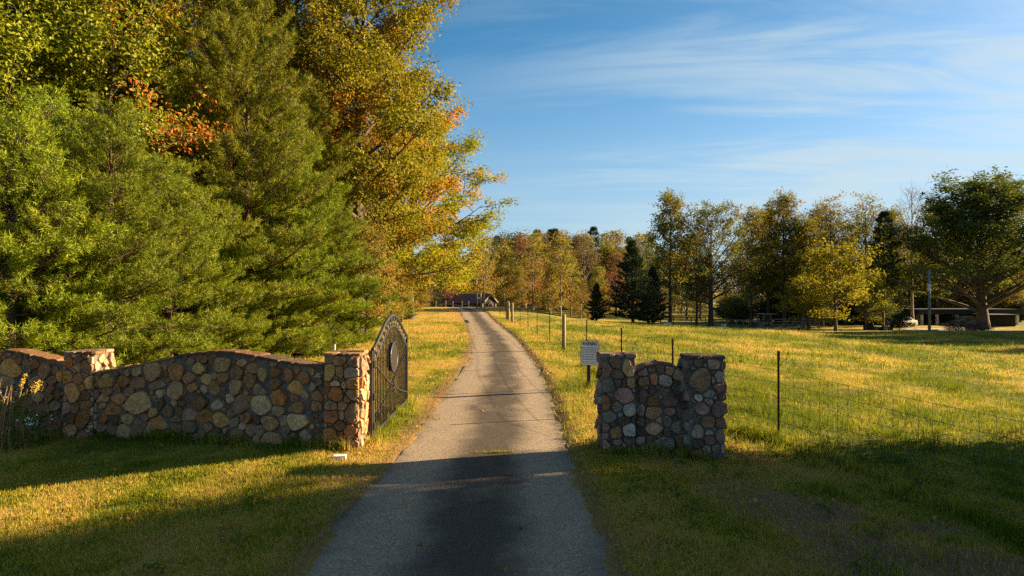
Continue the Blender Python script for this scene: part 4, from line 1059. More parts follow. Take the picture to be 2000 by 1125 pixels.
# behind them
deep = [('oakA', -24, 36, 23), ('oakA', -30, 48, 24), ('oakA', -20, 52, 24), ('oakB', -22, 66, 21), ('oakB', -30, 78, 20), ('oakA', -34, 60, 24), ('maple', -24, 28, 15), ('maple', -33, 34, 16), ('oakB', -17, 80, 17), ('oakB', -24, 92, 18), ('oakB', -18, 98, 15), ('oakB', -38, 90, 20), ('oakA', -44, 70, 24), ('oakA', -42, 44, 22)]
for k, x, y, h in deep: plant(k, x, y, h, 'green and gold hardwood deep in the wood left of the driveway', group='hardwoods deep in the left wood')
deepp = [('pineC', -16.5, 24, 14), ('pineC', -20, 27, 15), ('pineC', -14, 33, 15), ('pineC', -15, 44, 14), ('pineA', -17, 20.5, 9), ('pineA', -21, 23, 9), ('pineC', -26, 25, 14), ('pineA', -15, 38, 8.5), ('pineA', -16, 54, 8.5), ('pineA', -19, 62, 9), ('pineB', -14.5, 60, 6.5), ('pineB', -16, 70, 7), ('pineB', -13.2, 24.5, 6), ('pineB', -14, 30, 7), ('pineA', -12.5, 27, 8.5), ('pineA', -12, 36, 8), ('pineB', -12.5, 47, 7), ('pineA', -24, 19, 9), ('pineB', -17.5, 17.5, 7)]
for k, x, y, h in deepp: plant(k, x, y, h, 'pine standing behind the front pines of the left wood', group='pines behind the front rank')

# --- trees round the pasture, right
plant_px('cedar', 1237, 82, 468, 'tall dark cedar at the left end of the pasture trees')
plant_px('cedar', 1165, 84, 552, 'small dark cedar left of the tall dark cedar')
plant_px('cedar', 1275, 86, 520, 'dark cedar close against the right of the tall dark cedar')
plant_px('tulipA', 1309, 88, 372, 'tall airy tree with straight dark trunk, first right of the dark cedars')
plant_px('fieldoak', 1388, 90, 392, 'spreading oak with thick dark trunk alone at the pasture edge', name='oak_tree')
plant_px('tulipB', 1360, 98, 450, 'slim trunked tree between the airy tree and the spreading oak')
plant_px('tulipA', 1532, 98, 374, 'tall brown topped tree behind the pallet pen', rot=2)
plant_px('tulipB', 1468, 102, 405, 'brown green tree between the spreading oak and the brown topped tree')
plant_px('sparse', 1622, 100, 380, 'thinly leaved tree with forked pale limbs behind the yellow tree', rot=1)
plant_px('yellow', 1632, 69, 470, 'bright yellow green tree with drooping boughs over the board fence', name='hickory_tree', wide=1.15)
plant_px('yellow', 1578, 76, 535, 'low yellow green tree left of the bright yellow tree', name='hickory_tree', wide=1.25)
plant_px('yellow', 1690, 78, 530, 'low yellow green tree right of the bright yellow tree', name='hickory_tree')
plant_px('tulipB', 1570, 96, 420, 'tall yellow brown tree left of the bright yellow tree', rot=3)
plant_px('sparse', 1692, 102, 376, 'thin topped tree right of the bright yellow tree', rot=4)
plant_px('bareT', 1782, 104, 357, 'bare leafless tree left of the great oak', name='bare_tree')
plant_px('liveoak', 1918, 92, 335, 'great dark green oak with forked trunk by the carport', name='oak_tree', wide=1.45)
plant_px('bgP', 1725, 97, 420, 'dark pine with ragged boughs between the bare tree and yellow tree', name='pine_tree')
plant_px('bush', 1757, 82, 608, 'dark round bush left of the utility pole', cat='bush', name='bush', wide=1.5)
plant_px('gum', 1150, 75, 610, 'yellowish shrub under the small dark cedar', cat='bush', name='shrub')

# --- woods behind
def zone(px):
    Z = [(862, 'left of the barn'), (960, 'behind the barn'), (1040, 'above the braced fence posts'), (1120, 'right of the drive end'), (1190, 'left of the tall dark cedar'), (1290, 'behind the dark cedars'), (1345, 'behind the tall airy tree'), (1430, 'behind the spreading oak'), (1520, 'behind the pallet pen'), (1600, 'behind the grey board fence'), (1680, 'behind the bright yellow tree'), (1760, 'behind the ragged pine'), (1830, 'behind the utility pole'), (1960, 'behind the carport')]
    for lim, w in Z:
        if px < lim: return w
    return 'at the right edge'


b = random.Random(31)
for k, px, Y, top, lab in (('tulipA', 1500, 107, 400, 'narrow brown topped tree left of the tall brown topped tree'), ('tulipB', 1598, 108, 400, 'airy tree straight behind the bright yellow tree'), ('fieldoak', 1660, 110, 425, 'broad crowned tree behind and right of the bright yellow tree'), ('tulipA', 1742, 110, 405, 'narrow airy tree beside the ragged dark pine'), ('tulipB', 1830, 114, 400, 'airy tree behind the carport, left of the great oak')):
    plant_px(k, px, Y, top, lab, wide=1.1)
LB = {'bgY': 'yellow green hardwood in the far wood beyond the drive', 'bgY2': 'slim yellow hardwood in the far wood beyond the drive', 'bgG': 'dark green hardwood in the far wood beyond the drive', 'bgR': 'rust red hardwood in the far wood beyond the drive', 'bgB': 'brownish half bare hardwood in the far wood beyond the drive', 'bgP': 'dark pine in the far wood beyond the drive', 'bareT': 'leafless grey tree in the far wood beyond the drive'}
mid = [('bgY', 945, 118, 455), ('bgY2', 905, 122, 500), ('bgB', 870, 120, 490), ('bgR', 880, 112, 540), ('bgY2', 1015, 112, 520), ('bgY', 1095, 110, 455), ('bgY2', 1075, 108, 510), ('bgY', 1135, 105, 545), ('bgG', 1000, 130, 500), ('bgY', 1040, 128, 470), ('bgY2', 985, 126, 480), ('bgY', 1115, 126, 500), ('bgY2', 1170, 120, 520), ('bgG', 850, 115, 520), ('bgB', 835, 108, 530), ('bgY', 930, 134, 470)]
for k, px, Y, top in mid: plant_px(k, px, Y, top, LB[k].split(' beyond')[0]+', '+zone(px), group=LB[k].split(' in ')[0]+'s, far wood', wide=b.uniform(.85, 1.15))
for i in range(118):
    px = b.uniform(800, 1270); Y = b.uniform(140, 240); k = b.choices(['bgY', 'bgY2', 'bgG', 'bgR', 'bgB', 'bgP', 'bareT'], [5, 4, 4, 2, 4, 4, 1])[0]
    top = b.uniform(446, 495) if px > 960 else b.uniform(480, 520)
    plant_px(k, px, Y, top, LB[k].split(' beyond')[0]+', back rows '+zone(px), group=LB[k].split(' in ')[0]+'s, far wood')
LR = {k: v.replace('the far wood beyond the drive', 'the pasture woods') for k, v in LB.items()}
for i in range(80):
    px = b.uniform(1250, 2120); Y = b.uniform(118, 185); k = b.choices(['bgY', 'bgG', 'bgB', 'bgP', 'bareT', 'bgR'], [3, 4, 6, 2, 1.5, 1])[0]
    top = b.uniform(470, 520) if px < 1700 else b.uniform(440, 500)
    plant_px(k, px, Y, top, LR[k]+', '+zone(px), group=LR[k].split(' in ')[0]+'s, pasture woods')
for i in range(52):
    px = b.uniform(1425, 2010); Y = b.uniform(106, 122) if px < 1740 else b.uniform(117, 126)
    plant_px('bush', px, Y, b.uniform(570, 602), 'dark undergrowth bush at the foot of the pasture woods, '+zone(px), cat='bush', name='bush', group='undergrowth of the pasture woods', wide=1.6)
for i in range(26):
    px = b.uniform(1435, 1990); Y = b.uniform(99, 113) if px < 1740 else b.uniform(116, 122); k = b.choices(['bgB', 'bgG', 'bgY2', 'bgY'], [4, 4, 2, 2])[0]
    plant_px(k, px, Y, b.uniform(505, 560), 'low '+LR[k]+', '+zone(px), group='low '+LR[k].split(' in ')[0]+'s, pasture woods', wide=1.3)
# --- trees right of the frame whose shade falls over the entrance
shade = [(16.0, 12.7, 8.2), (20.0, 12.6, 8.8), (17.5, 8.6, 9.0), (15.0, 6.0, 8.0), (16.0, 2.6, 9.0), (21.5, 13.0, 8.8), (22, 7.5, 10.5), (21, 2.0, 11), (17, -2, 9), (23, -2, 11)]
for x, y, h in shade: plant('shade', x, y, h, 'leafy tree right of the entrance, beyond the picture edge', group='roadside trees right of the entrance', name='broadleaf_tree')
for x, y, h in [(58, 50, 10), (58, 57, 11), (62, 64, 13), (68, 61, 12), (67, 72, 14), (74, 69, 14), (80, 77, 15), (84, 84, 16)]: plant('shade', x, y, h, 'leafy tree at the right border of the pasture', group='border trees right of the pasture', name='broadleaf_tree')

# ------------------------------------------------------------------ barn at the crest
def barn():
    Y0 = 112; cx = -7.0; gz_ = gz(cx, Y0).item()
    e = thing('barn', 'low weathered barn with rusty red metal roof at the end of the driveway', 'barn', (cx, Y0, gz_)); e['_w'] = 0
    e.rotation_euler = (0, 0, math.radians(-24))
    L, Wd = 7.2, 4.8; ez = CAM_H-19/F*Y0-gz_; rzh = CAM_H-4/F*Y0-gz_
    def P(m, name, mat, par=e): return link(name, m.mesh(name), mat, par, (0, 0, 0))
    for x in np.linspace(-L/2, L/2, 5):
        for y in (-Wd/2, Wd/2): P(MB().box((x, y, ez/2), (.18, .18, ez)), 'post', M['grey_wood'])
    # back wall and gable boards
    for i in range(24):
        x = -L/2+L*(i+.5)/24; P(MB().box((x, Wd/2-.05, ez/2), (L/24-.02, .04, ez)), 'board', M['dark_wood'])
    for i in range(16):
        y = -Wd/2+Wd*(i+.5)/16; top = ez+(rzh-ez)*(1-abs(y)/(Wd/2))-.08
        P(MB().box((L/2-.12, y, top/2), (.04, Wd/16-.03, top)), 'board', M['dark_wood'])
        P(MB().box((-L/2+.12, y, top/2), (.04, Wd/16-.03, top)), 'board', M['dark_wood'])
    for sg in (1, -1):
        b_ = MB(); n = 40
        V = []; ov = .45
        for i in range(n*2+1):
            x = -L/2-.35+(L+.7)*i/(n*2); rib = .035 if i % 2 else 0
            for (yy, zz) in ((0, rzh+.02), (sg*(Wd/2+ov), ez-(rzh-ez)*ov/(Wd/2)+.02)): V.append((x, yy, zz+rib))
        V = np.array(V); m = n*2+1; i = np.arange(m-1)*2
        Q = np.stack([i, i+2, i+3, i+1], -1)
        V2 = V.copy(); V2[:, 2] -= .05
        P(b_.add(np.vstack([V, V2]), None, np.vstack([Q, Q[:, ::-1]+len(V), [[0, 1, len(V)+1, len(V)], [2*m-1, 2*m-2, len(V)+2*m-2, len(V)+2*m-1]], np.stack([i+1, i+3, i+3+len(V), i+1+len(V)], -1)])), 'roof', M['roof_metal'])
    for sg in (1, -1):
        a = math.atan2(rzh-ez, Wd/2)
        yc = sg*(Wd/4+.1); R = np.array([[1, 0, 0], [0, math.cos(a), math.sin(a)*sg], [0, -math.sin(a)*sg, math.cos(a)]])
        P(MB().box((L/2+.36, yc, ez+(rzh-ez)*.5-.08), (.05, Wd/2/math.cos(a)+.5, .16), R=R), 'barge_board', M['grey_wood'])


barn()


def rail_fence():
    f = thing('board_fence', 'grey board fence with a slipped rail in front of the barn', 'fence', (-9.0, 96, gz(-9.0, 96).item()))
    px = [851, 870, 884, 902, 915]; Y = 93.0; prev = None
    for i, p in enumerate(px):
        x = (p-1000)/F*Y; z = gz(x, Y).item(); zt = CAM_H-18/F*Y
        MB().box((x, Y, (z-.2+zt)/2), (.17, .17, zt-z+.2), bev=.01).build('post', M['timber'] if i in (0, 1) else M['grey_wood'], f)
        if prev is not None:
            for k, h in enumerate((.42, .16)):
                z1 = zt-h; z2 = zt-h-(.28 if (i == 3 and k == 0) else 0)
                a = np.array([prev, Y-.11, z1]); b_ = np.array([x, Y-.11, z2]); d = b_-a; L = np.linalg.norm(d); an = math.atan2(d[2], d[0])
                if k == 1: continue
                R = np.array([[math.cos(an), 0, -math.sin(an)], [0, 1, 0], [math.sin(an), 0, math.cos(an)]])
                MB().box((a+b_)/2, (L, .04, .16), R=R).build('rail', M['grey_wood'], f)
        prev = x


rail_fence()

# ------------------------------------------------------------------ things at the far side of the pasture
def G(x, y): return gz(x, y).item()


def carport():
    Y = 106; x0, x1 = (1795-1000)/F*Y, (1990-1000)/F*Y; z = G((x0+x1)/2, Y); zt = CAM_H-34/F*Y; zb = CAM_H-44/F*Y
    e = thing('carport', 'low flat roofed carport with white posts behind the great oak', 'building', ((x0+x1)/2, Y, z))
    MB().box(((x0+x1)/2, Y+3.2, (zt+zb)/2), (x1-x0+.6, 7.4, zt-zb), bev=.03).build('roof', M['blue_grey'], e)
    MB().box(((x0+x1)/2, Y-.515, zt-.05), (x1-x0+.7, .08, .14)).build('gutter', M['blue_grey'], e)
    for p in (1800, 1830, 1869, 1912, 1950, 1986):
        x = (p-1000)/F*Y; MB().box((x, Y, (z-.2+zb)/2), (.36, .36, zb-z+.2), bev=.02).build('post', M['white'], e)
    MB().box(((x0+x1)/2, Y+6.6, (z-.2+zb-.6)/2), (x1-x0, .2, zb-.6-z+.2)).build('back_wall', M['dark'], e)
    MB().box((x0+.1, Y+3.4, (z-.2+zb)/2), (.2, 6.2, zb-z+.2)).build('side_wall', M['grey_wood'], e)


carport()


def car(name, px, Y, w, label, mat, rz=0.0, s=1.0):
    X = (px-1000)/F*Y; z = G(X, Y)
    e = thing(name, label, 'car', (X, Y, z)); e['_w'] = 0; e.rotation_euler = (0, 0, rz); e.scale = (s, s, s)
    prof = [(-2.2, .35), (-2.25, .75), (-1.5, .95), (-.75, 1.45), (.75, 1.48), (1.55, 1.02), (2.2, .95), (2.25, .35)]
    V = []; K = len(prof)
    for y, k in ((-.88, 1), (-.78, 0), (.78, 0), (.88, 1)):
        for (x, h) in prof: V.append((x, y*(1 if h < 1.1 else .86), h if k == 0 else min(h, .96 if h > 1 else h-.03)))
    Q = []
    for r_ in range(3):
        for i in range(K): j = (i+1) % K; Q.append([r_*K+i, r_*K+j, (r_+1)*K+j, (r_+1)*K+i])
    bm = MB().add(V, [[0, i+1, i] for i in range(1, K-1)]+[[3*K, 3*K+i, 3*K+i+1] for i in range(1, K-1)], Q)
    body = link('body', bm.mesh('body', False), mat, e, (0, 0, 0))
    for sg in (-1, 1):
        link('window', MB().add([(-1.25, sg*.80, 1.02), (1.2, sg*.80, 1.02), (.65, sg*.765, 1.38), (-.7, sg*.765, 1.38)], None, [[0, 1, 2, 3]]).mesh('window'), M['glass'], body, (0, 0, 0))
        for x in (-1.4, 1.4):
            th = np.arange(16)*2*PI/16
            b_ = MB().tube([(x, sg*.72, .33), (x, sg*.90, .33)], .33, 14)
            wv = link('wheel', b_.mesh('wheel'), M['black'], e, (0, 0, 0))
            link('hubcap', MB().tube([(x, sg*.895, .33), (x, sg*.915, .33)], .18, 10).mesh('hubcap'), M['iron_grey'], wv, (0, 0, 0))


car('parked_car', 1888, 102.5, 4, 'dark car parked in front of the carport beside the great oak', M['navy'], rz=.1)
car('parked_car', 1763, 100, 4, 'pale car half hidden behind the dark round bush', M['block'], rz=.5)


def shed():
    Y = 101; x0, x1 = (1931-1000)/F*Y, (1983-1000)/F*Y; X = (x0+x1)/2; z = G(X, Y); zt = CAM_H-46/F*Y
    e = thing('storage_shed', 'small black boarded shed right of the great oak', 'shed', (X, Y, z))
    n = 14
    for i in range(n):
        x = x0+(x1-x0)*(i+.5)/n; MB().box((x, Y, (z-.1+zt)/2), ((x1-x0)/n-.02, .06, zt-z+.1)).build('board', M['dark'], e)
    MB().box((X, Y+1.55, (z-.1+zt)/2), (x1-x0-.04, 3.0, zt-z+.08)).build('wall', M['dark'], e)
    MB().box((X, Y+1.4, zt+.08), (x1-x0+.5, 3.8, .12), bev=.02).build('roof', M['dark_wood'], e)


shed()


def pole():
    Y = 80.0; X = (1815-1000)/F*Y; z = G(X, Y); zt = CAM_H+42/F*Y
    e = thing('utility_pole', 'grey wooden utility pole with pale box in front of the carport', 'utility pole', (X, Y, z))
    MB().tube([(X, Y, z-.5), (X, Y, (z+zt)/2), (X, Y, zt)], [.17, .15, .125], 12).build('pole', M['pole'], e, True)
    MB().box((X-.16, Y-.22, CAM_H+8/F*Y), (.30, .24, .85), bev=.03).build('box', M['white'], e)
    MB().box((X, Y, zt-.35), (.10, 1.2, .12)).build('cross_arm', M['pole'], e)
    for i, (zz, x2, z2, y2) in enumerate(((zt-.1, 95, zt+.8, 78), (zt-.9, 95, zt-.3, 78), (zt-2.4, 95, zt-2.0, 78))):
        t = np.linspace(0, 1, 14)
        MB().tube(np.stack([X+(x2-X)*t, Y+(y2-Y)*t, zz+(z2-zz)*t-1.6*t*(1-t)], -1), .022, 4).build('wire', M['wire'], e)
    t = np.linspace(0, 1, 20)
    MB().tube(np.stack([X+(34-X)*t, Y+(104-Y)*t, zt-1.2+(4.2-zt+1.2)*t-2.2*t*(1-t)], -1), .022, 4).build('wire', M['wire'], e)


pole()


def pen():
    Y = 93.0; x0, x1 = (1466-1000)/F*Y, (1506-1000)/F*Y; z = G((x0+x1)/2, Y)
    e = thing('pallet_pen', 'small pen of wooden pallets with a flat lean-to roof', 'pen', ((x0+x1)/2, Y, z))
    hz = 1.35
    for xa, xb in ((x0, x0+.95), (x0+1.15, x0+1.75), (x1-.95, x1)):
        for k in range(4): MB().box(((xa+xb)/2, Y+srng.uniform(-.03, .03), z+.18+k*.34), (xb-xa, .04, .17)).build('slat', M['dark_wood'] if srng.random() < .6 else M['grey_wood'], e)
        for x in (xa, (xa+xb)/2, xb): MB().box((x, Y+.06, z+.62), (.10, .06, hz)).build('upright', M['grey_wood'], e)
    for x in (x1-.98, x1-.02):
        for y in (Y+.1, Y+2.2): MB().box((x, y, z+.98), (.11, .11, 2.1)).build('post', M['grey_wood'], e)
    MB().box((x1-.35, Y+1.1, z+2.08), (2.0, 2.9, .10)).build('roof', M['grey_wood'], e)


pen()


def boards(name, label, pxs, Y, mat, h=1.35, n=4):
    xs = [(p-1000)/F*Y for p in pxs]; e = thing(name, label, 'fence', (xs[0], Y, G(xs[0], Y)))
    for x in xs: MB().box((x, Y, G(x, Y)+h/2-.05), (.14, .14, h+.2)).build('post', mat, e)
    for a, b_ in zip(xs[:-1], xs[1:]):
        for k in range(n):
            z = G((a+b_)/2, Y)+.22+k*(h-.25)/max(1, n-1)
            MB().box(((a+b_)/2, Y-.09, z), (b_-a-.02, .035, .13)).build('rail', mat, e)


boards('board_fence', 'grey four rail board fence running right from the pallet pen', [1508, 1531, 1549, 1566, 1582, 1600], 95, M['grey_wood'])
boards('board_fence', 'low two rail fence between the spreading oak and the pallet pen', [1396, 1419, 1438, 1452, 1464], 96, M['grey_wood'], 1.2, 2)
boards('board_fence', 'thin rail fence under the slim trunked trees left of the oak', [1265, 1290, 1315, 1350, 1378], 104, M['grey_wood'], 1.1, 2)


def trough(px, Y, w, h, label):
    X = (px-1000)/F*Y; z = G(X, Y); r = rrect(w, .7, .25, 4); K = len(r); V = []
    for sc, zz in ((.92, 0), (1, h), (.94, h), (.88, .08)): V += [(X+a*sc, Y+b_*sc, z+zz) for a, b_ in r]
    V += [(X, Y, z+.08)]; j = np.arange(K); k = (j+1) % K
    Q = np.vstack([np.stack([j+i*K, k+i*K, k+(i+1)*K, j+(i+1)*K], -1) for i in range(3)]); T = np.stack([j+3*K, k+3*K, np.full(K, 4*K)], -1)
    o = MB().add(V, T, Q).build('water_trough', M['white'], None); tag(o, label, 'trough', 'white water troughs')
    return o


trough(1302, 84, 1.1, .55, 'pale water trough at the foot of the tall airy tree')
trough(1413, 88, .65, .7, 'pale water tub right of the spreading oak trunk')


def gravel_patch():
    xs = np.linspace(0, 1, 14); rows = []
    pts = [(1760, 1920, 96), (1765, 1925, 92), (1785, 1960, 88), (1810, 2020, 84.5)]
    V = []
    for a, c, Y in pts:
        for t in xs:
            X = ((a+(c-a)*t)-1000)/F*Y; V.append((X, Y, G(X, Y)+.03))
    Q = [[r_*14+i, r_*14+i+1, (r_+1)*14+i+1, (r_+1)*14+i] for r_ in range(3) for i in range(13)]
    tag(link('gravel_path', mesh_np('gravel_path', V, None, Q, None, True), M['gravel']), kind='structure')


gravel_patch()


def brush_pile():
    Y = 76.0; cx = (1893-1000)/F*Y; e = None
    b_ = MB(); r = np.random.default_rng(3)
    for i in range(420):
        u = r.uniform(-2.4, 2.4); hh = .95*math.exp(-((u+1.2)/1.0)**2)+.75*math.exp(-((u-1.5)/.9)**2)+.25
        p = np.array([cx+u, Y+r.normal(0, .5), 0]); p[2] = G(p[0], p[1])+r.uniform(0, hh)
        d = unit(r.normal(0, 1, 3)*np.array([1, .7, .5])); L = r.uniform(.4, 1.3)
        b_.tube([p-d*L/2, p+r.normal(0, .06, 3), p+d*L/2], [.022, .016, .006], 4, False)
    tag(b_.build('brush_pile', M['brush']), 'low pile of reddish brown cut brush on the grass below the carport', 'brush pile')


brush_pile()
for i, (px, w, h, m_, lab) in enumerate(((1696, .9, .75, 'dark_wood', 'dark wooden crate leftmost of the clutter by the bush'), (1709, .55, .5, 'grey_wood', 'grey wooden crate second in the clutter by the bush'), (1719, .6, .45, 'blue_grey', 'blue grey bin in the clutter by the bush'), (1730, .3, .6, 'white', 'narrow pale bin in the clutter by the bush'), (1739, .45, .45, 'pole', 'grey bucket nearest the bush'))):
    Y = 84.0; X = (px-1000)/F*Y; z = G(X, Y)
    e = thing('crate' if i < 2 else 'bin', lab, 'crate' if i < 2 else 'bin', (X, Y, z))
    for sx in (-1, 1): MB().box((X+sx*w/2, Y, z+h/2), (.05, w*.8, h), bev=.008).build('side', M[m_], e)
    for sy in (-1, 1): MB().box((X, Y+sy*w*.4, z+h/2), (w-.05, .05, h), bev=.008).build('side', M[m_], e)
    MB().box((X, Y, z+.05), (w-.06, w*.74, .06)).build('base', M[m_], e)

# small things near the gate
X, Y = (664-1000)/F*10.35, 10.35
o = MB().box((X, Y, gz(X, Y).item()+.035), (.19, .13, .085), rz=.15, bev=.008).build('concrete_block', M['block']); tag(o, 'small pale concrete block in the grass by the left gate post', 'block')
X, Y = (654-1000)/F*18, 18.0
o = MB().tube([(X, Y, gz(X, Y).item()-.2), (X, Y, 1.14), (X, Y, 1.18)], [.022, .022, .012], 8).build('marker_stake', M['white']); tag(o, 'thin white marker stake behind the left gate post', 'stake')

# ------------------------------------------------------------------ weeds by the left wall
def weeds():
    r = np.random.default_rng(8); X0, Y0 = -10.0, 12.9
    e = thing('weed_clump', 'tall dry weeds with goldenrod and white asters against the left end of the wall', 'weeds', (X0, Y0, G(X0, Y0)))
    st = MB(); tips = []
    for i in range(170):
        x = X0+r.normal(0, .45)-.15; y = Y0+r.normal(0, .22); z = G(x, y); h = r.uniform(.5, 1.35); d = r.normal(0, .12, 2)
        p = [(x, y, z-.05), (x+d[0]*.4, y+d[1]*.4, z+h*.5), (x+d[0]*1.3, y+d[1]*1.3, z+h)]
        st.tube(p, [.006, .0045, .002], 4, False); tips.append(np.array(p[2]))
    st.build('dry_stem', M['straw'], e)
    g = MB(); f = MB()
    for k in range(5):
        x, y = X0+.62+r.normal(0, .06), Y0+.1+r.normal(0, .06); z = G(x, y); h = 1.28+r.uniform(-.12, .1)
        dx = .12+.10*k*.6
        g.tube([(x, y, z), (x+dx*.3, y, z+h*.6), (x+dx, y, z+h)], [.006, .005, .003], 4, False)
        for q in range(34):
            t = r.uniform(0, 1); c = np.array([x+dx*(.75+.3*t)+r.normal(0, .02), y+r.normal(0, .025), z+h*(.84+.18*t)])
            f.box(c, r.uniform(.008, .016, 3), rz=r.uniform(0, 3))
    g.build('green_stem', M['straw'], e); f.build('goldenrod_flower', M['goldenrod'], e)
    fl = MB()
    for k in range(150):
        cl = [(X0-.3, .95, .16), (X0+.28, 1.02, .13), (X0+.95, .55, .12), (X0-.55, .8, .12)][k % 4]
        c = np.array([cl[0]+r.normal(0, cl[2]), Y0-.05+r.normal(0, .1), G(X0, Y0)+cl[1]+r.normal(0, .07)])
        th = np.arange(6)*PI/3; rr = r.uniform(.010, .020)
        n = unit(np.array([r.normal(0, .3), -.6, .7])); a = unit(np.cross(n, [1, 0, 0])); b_ = np.cross(n, a)
        fl.add(np.vstack([c+n*.004, c+rr*(np.cos(th)[:, None]*a+np.sin(th)[:, None]*b_)]), [[0, 1+i, 1+(i+1) % 6] for i in range(6)])
    fl.build('aster_flower', M['petal'], e)
    t = Tree(61)
    for k in range(170):
        u = r.uniform(-.8, 1.1); hh = .95*math.exp(-((u+.1)/.8)**2)+.45
        x = X0+u; y = Y0+r.normal(0, .22)+.1; t.leaf(np.array([x, y, G(x, y)+r.uniform(.02, hh)]), np.array([0, 0, 1.]))
    link('foliage', t.leaf_mesh('weed_leaf', 9, .07, .085, .8, aspect=.35), M['weed_leaf'], e)


weeds()


def twig():
    x, y = (622-1000)/F*10.95, 10.95; z = G(x, y)
    o = MB().tube([(x+.08, y, z), (x+.05, y, z+.12), (x, y, z+.2), (x-.07, y, z+.31)], [.006, .005, .004, .002], 5).build('dry_stalk', M['brush'])
    tag(o, 'single bent reddish stalk in front of the wall by the gate post', 'stalk')


twig()

# ------------------------------------------------------------------ grass
def blades(name, n, xr, yr, h, w, label, seed, dens=None, lean=.5, two=False, tint=0.0):
    r = np.random.default_rng(seed)
    x = r.uniform(*xr, n); y = r.uniform(*yr, n)
    keep = (x > .78*y+1.5) | (x < -.78*y-1.5); keep = ~keep
    l, rr = road_l(y), road_r(y); edge = np.minimum(np.abs(x-l), np.abs(x-rr)); inside = (x > l-.02+r.normal(0, .05, n)) & (x < rr+.02+r.normal(0, .05, n))
    keep &= ~inside
    bb = bare(x, y); keep &= r.random(n) > bb*.8
    cl = fbm(x*2.6, y*2.6, 2); keep &= r.random(n) < .35+1.3*np.clip(cl-.2, 0, 1)
    if dens is not None: keep &= r.random(n) < dens(x, y)
    x, y = x[keep], y[keep]; m = len(x)
    z = gz(x, y)-.01; tn = np.clip(tone(x, y)+tint+r.normal(0, .10, m), 0, 1)
    tu = ss(.56, .72, fbm(x*1.1+9, y*1.1+4, 3))*(tint+(x > 3.2)*1.0)
    H = h*r.uniform(.5, 1.25, m)*(.6+.8*fbm(x*1.5, y*1.5, 2))*(1+.9*tu); tn = np.clip(tn-.35*tu, 0, 1); a = r.uniform(0, 2*PI, m); ln = np.abs(r.normal(0, lean, m))*H
    b = r.uniform(0, PI, m); ww = w*r.uniform(.6, 1.3, m)
    bx, by = np.cos(b)*ww/2, np.sin(b)*ww/2; dx, dy = np.cos(a)*ln, np.sin(a)*ln
    p = np.stack([x, y, z], -1)
    rn = r.random(m)
    if two:
        mid = p+np.stack([dx*.3, dy*.3, H*.6], -1); s = np.stack([bx, by, 0*bx], -1)
        V = np.stack([p-s, p+s, mid+s*.75, mid-s*.75, p+np.stack([dx, dy, H], -1)], 1).reshape(-1, 3); k = np.arange(m)*5
        return mesh_np(name, V, np.stack([k+3, k+2, k+4], -1), np.stack([k, k+1, k+2, k+3], -1), {'tone': np.repeat(tn, 5), 'rnd': np.repeat(rn, 5)})
    s = np.stack([bx, by, 0*bx], -1)
    V = np.stack([p-s, p+s, p+np.stack([dx, dy, H], -1)], 1).reshape(-1, 3)
    return mesh_np(name, V, np.arange(m*3).reshape(-1, 3), None, {'tone': np.repeat(tn, 3), 'rnd': np.repeat(rn, 3)})


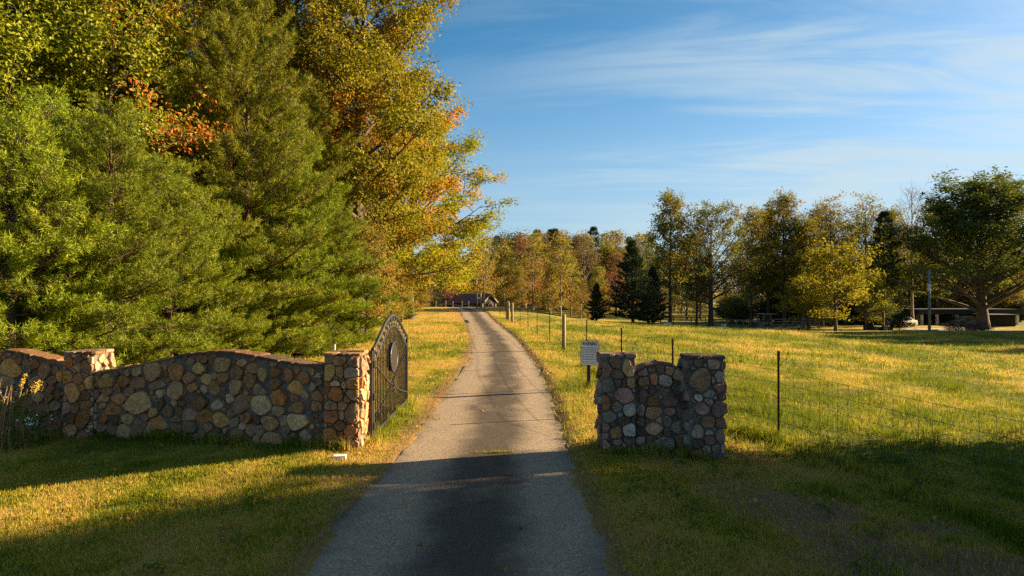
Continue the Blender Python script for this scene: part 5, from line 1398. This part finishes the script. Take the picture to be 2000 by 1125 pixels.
def grass():
    S = [('grass', blades('grass_near', 400000, (-8.5, 8.5), (5.0, 11.0), .066, .0085, '', 1, None, .55, True), 'short mown grass, green and straw, in front of the stone walls'),
         ('grass', blades('grass_left', 170000, (-13, 1.0), (11.0, 26.0), .085, .013, '', 2, lambda x, y: np.clip(1.3-y/26, .25, 1)), 'sunlit straw coloured lawn left of the driveway behind the wall'),
         ('pasture_grass', blades('grass_right', 230000, (.9, 21.0), (11.0, 26.0), .13, .014, '', 3, lambda x, y: np.where(x > 3.5, 1, .9)*np.clip(1.35-y/26, .3, 1), .7), 'uneven sunlit pasture grass beyond the wire fence'),
         ('pasture_grass', blades('grass_far', 190000, (-14, 42), (26.0, 62.0), .15, .034, '', 4, lambda x, y: np.clip(1.5-y/50, .3, 1), .8), 'distant sunlit grass of lawn and pasture')]
    for nm, me, lab in S: tag(link(nm, me, M['grass']), lab, 'grass', None, 'stuff')
    # grass sprouting from the joint across the drive
    r = np.random.default_rng(77); V = []; n = 520; tn = []
    x = np.concatenate([r.normal(-.22, .17, 330), r.uniform(-1.5, .8, 190)]); y = 10.82+r.normal(0, .018, n)+.05*(x+.3); z = gz0(x, y)
    H = np.where(np.arange(n) < 330, r.uniform(.02, .075, n), r.uniform(.008, .02, n)); a = r.uniform(0, 6.28, n); s = np.stack([np.cos(a), np.sin(a), 0*a], -1)*.005
    p = np.stack([x, y, z], -1); V = np.stack([p-s, p+s, p+np.stack([r.normal(0, .03, n), r.normal(0, .03, n), H], -1)], 1).reshape(-1, 3)
    tag(link('grass_tuft', mesh_np('grass_tuft', V, np.arange(n*3).reshape(-1, 3), None, {'tone': np.repeat(r.uniform(.1, .6, n), 3), 'rnd': np.repeat(r.random(n), 3)}), M['grass']), 'line of grass sprouting from the joint across the driveway', 'grass', None, 'stuff')
    # long unmown grass along the foot of walls, posts and fence
    r = np.random.default_rng(91); L = []
    def along(a, b_, n, w):
        t_ = r.random(n); L.append(np.stack([a[0]+(b_[0]-a[0])*t_+r.normal(0, w, n), a[1]+(b_[1]-a[1])*t_+r.normal(0, w, n)], -1))
    along((-3.0, 11.05), (-8.2, 13.45), 4200, .06); along((-3.0, 10.93), (-2.45, 10.93), 500, .05); along((-2.38, 11.0), (-2.38, 15.4), 2600, .12); along((-8.9, 13.5), (-11.5, 13.9), 1800, .1)
    along((1.38, 10.6), (3.3, 10.42), 1900, .06); along((3.33, 10.5), (3.33, 11.1), 700, .06); along((1.36, 10.7), (1.36, 11.2), 400, .05)
    for a_, b_ in zip(TP[:-1], TP[1:]): along(a_, b_, 3600, .16)
    for c_ in TP+WP+[(1.985, 17.65)]: along(c_, c_, 160, .06)
    xy = np.vstack(L); x, y = xy[:, 0], xy[:, 1]; m = len(x); z = gz(x, y)-.01
    cl_ = ss(.35, .65, fbm(x*3, y*3, 2)); H = r.uniform(.06, .24, m)*(.35+.9*cl_); a = r.uniform(0, 6.28, m); sv = np.stack([np.cos(a), np.sin(a), 0*a], -1)*.005; q = r.uniform(0, 6.28, m); ln = np.abs(r.normal(0, .45, m))*H
    p = np.stack([x, y, z], -1); mid = p+np.stack([np.cos(q)*ln*.3, np.sin(q)*ln*.3, H*.6], -1)
    V = np.stack([p-sv, p+sv, mid+sv*.7, mid-sv*.7, p+np.stack([np.cos(q)*ln, np.sin(q)*ln, H], -1)], 1).reshape(-1, 3); k = np.arange(m)*5
    tn = np.clip(tone(x, y)-.12+r.normal(0, .18, m), 0, 1)
    tag(link('long_grass', mesh_np('long_grass', V, np.stack([k+3, k+2, k+4], -1), np.stack([k, k+1, k+2, k+3], -1), {'tone': np.repeat(tn, 5), 'rnd': np.repeat(r.random(m), 5)}), M['grass']), 'long unmown grass along the foot of the walls, gate and fence', 'grass', None, 'stuff')
    # broad-leaved weeds in the mown grass
    t = Tree(15); r = t.r
    for k in range(120):
        x, y = r.uniform(-8, 8), r.uniform(5.2, 12.5)
        if abs(x) > .78*y or road_l(y)-.1 < x < road_r(y)+.1 or (x < 0 and r.random() < .6): continue
        for q in range(3): t.leaf(np.array([x+r.normal(0, .05), y+r.normal(0, .05), G(x, y)+r.uniform(.03, .09)]), np.array([0, 0, 1.]))
    tag(link('lawn_weeds', t.leaf_mesh('lawn_weeds', 7, .045, .055, .4, aspect=.7), M['weed_leaf']), 'small broad leaved weeds scattered through the mown grass', 'weeds', None, 'stuff')
    # fallen leaves
    t = Tree(5); r = t.r
    for k in range(950):
        x, y = r.uniform(-8, 7), r.uniform(5.2, 22)
        if abs(x) > .78*y: continue
        ins = road_l(y) < x < road_r(y)
        if ins and r.random() < .93: continue
        t.leaf(np.array([x, y, (gz0(x, y).item()+.022) if ins else G(x, y)+.045]), np.array([0, 0, 1.]))
    tag(link('fallen_leaves', t.leaf_mesh('fallen_leaves', 1, .002, .08, .3), M['litter']), 'scattered brown and tan fallen leaves on lawn and drive', 'leaves', None, 'stuff')


grass()
for o in bpy.data.objects:
    if '_w' in o.keys(): del o['_w']
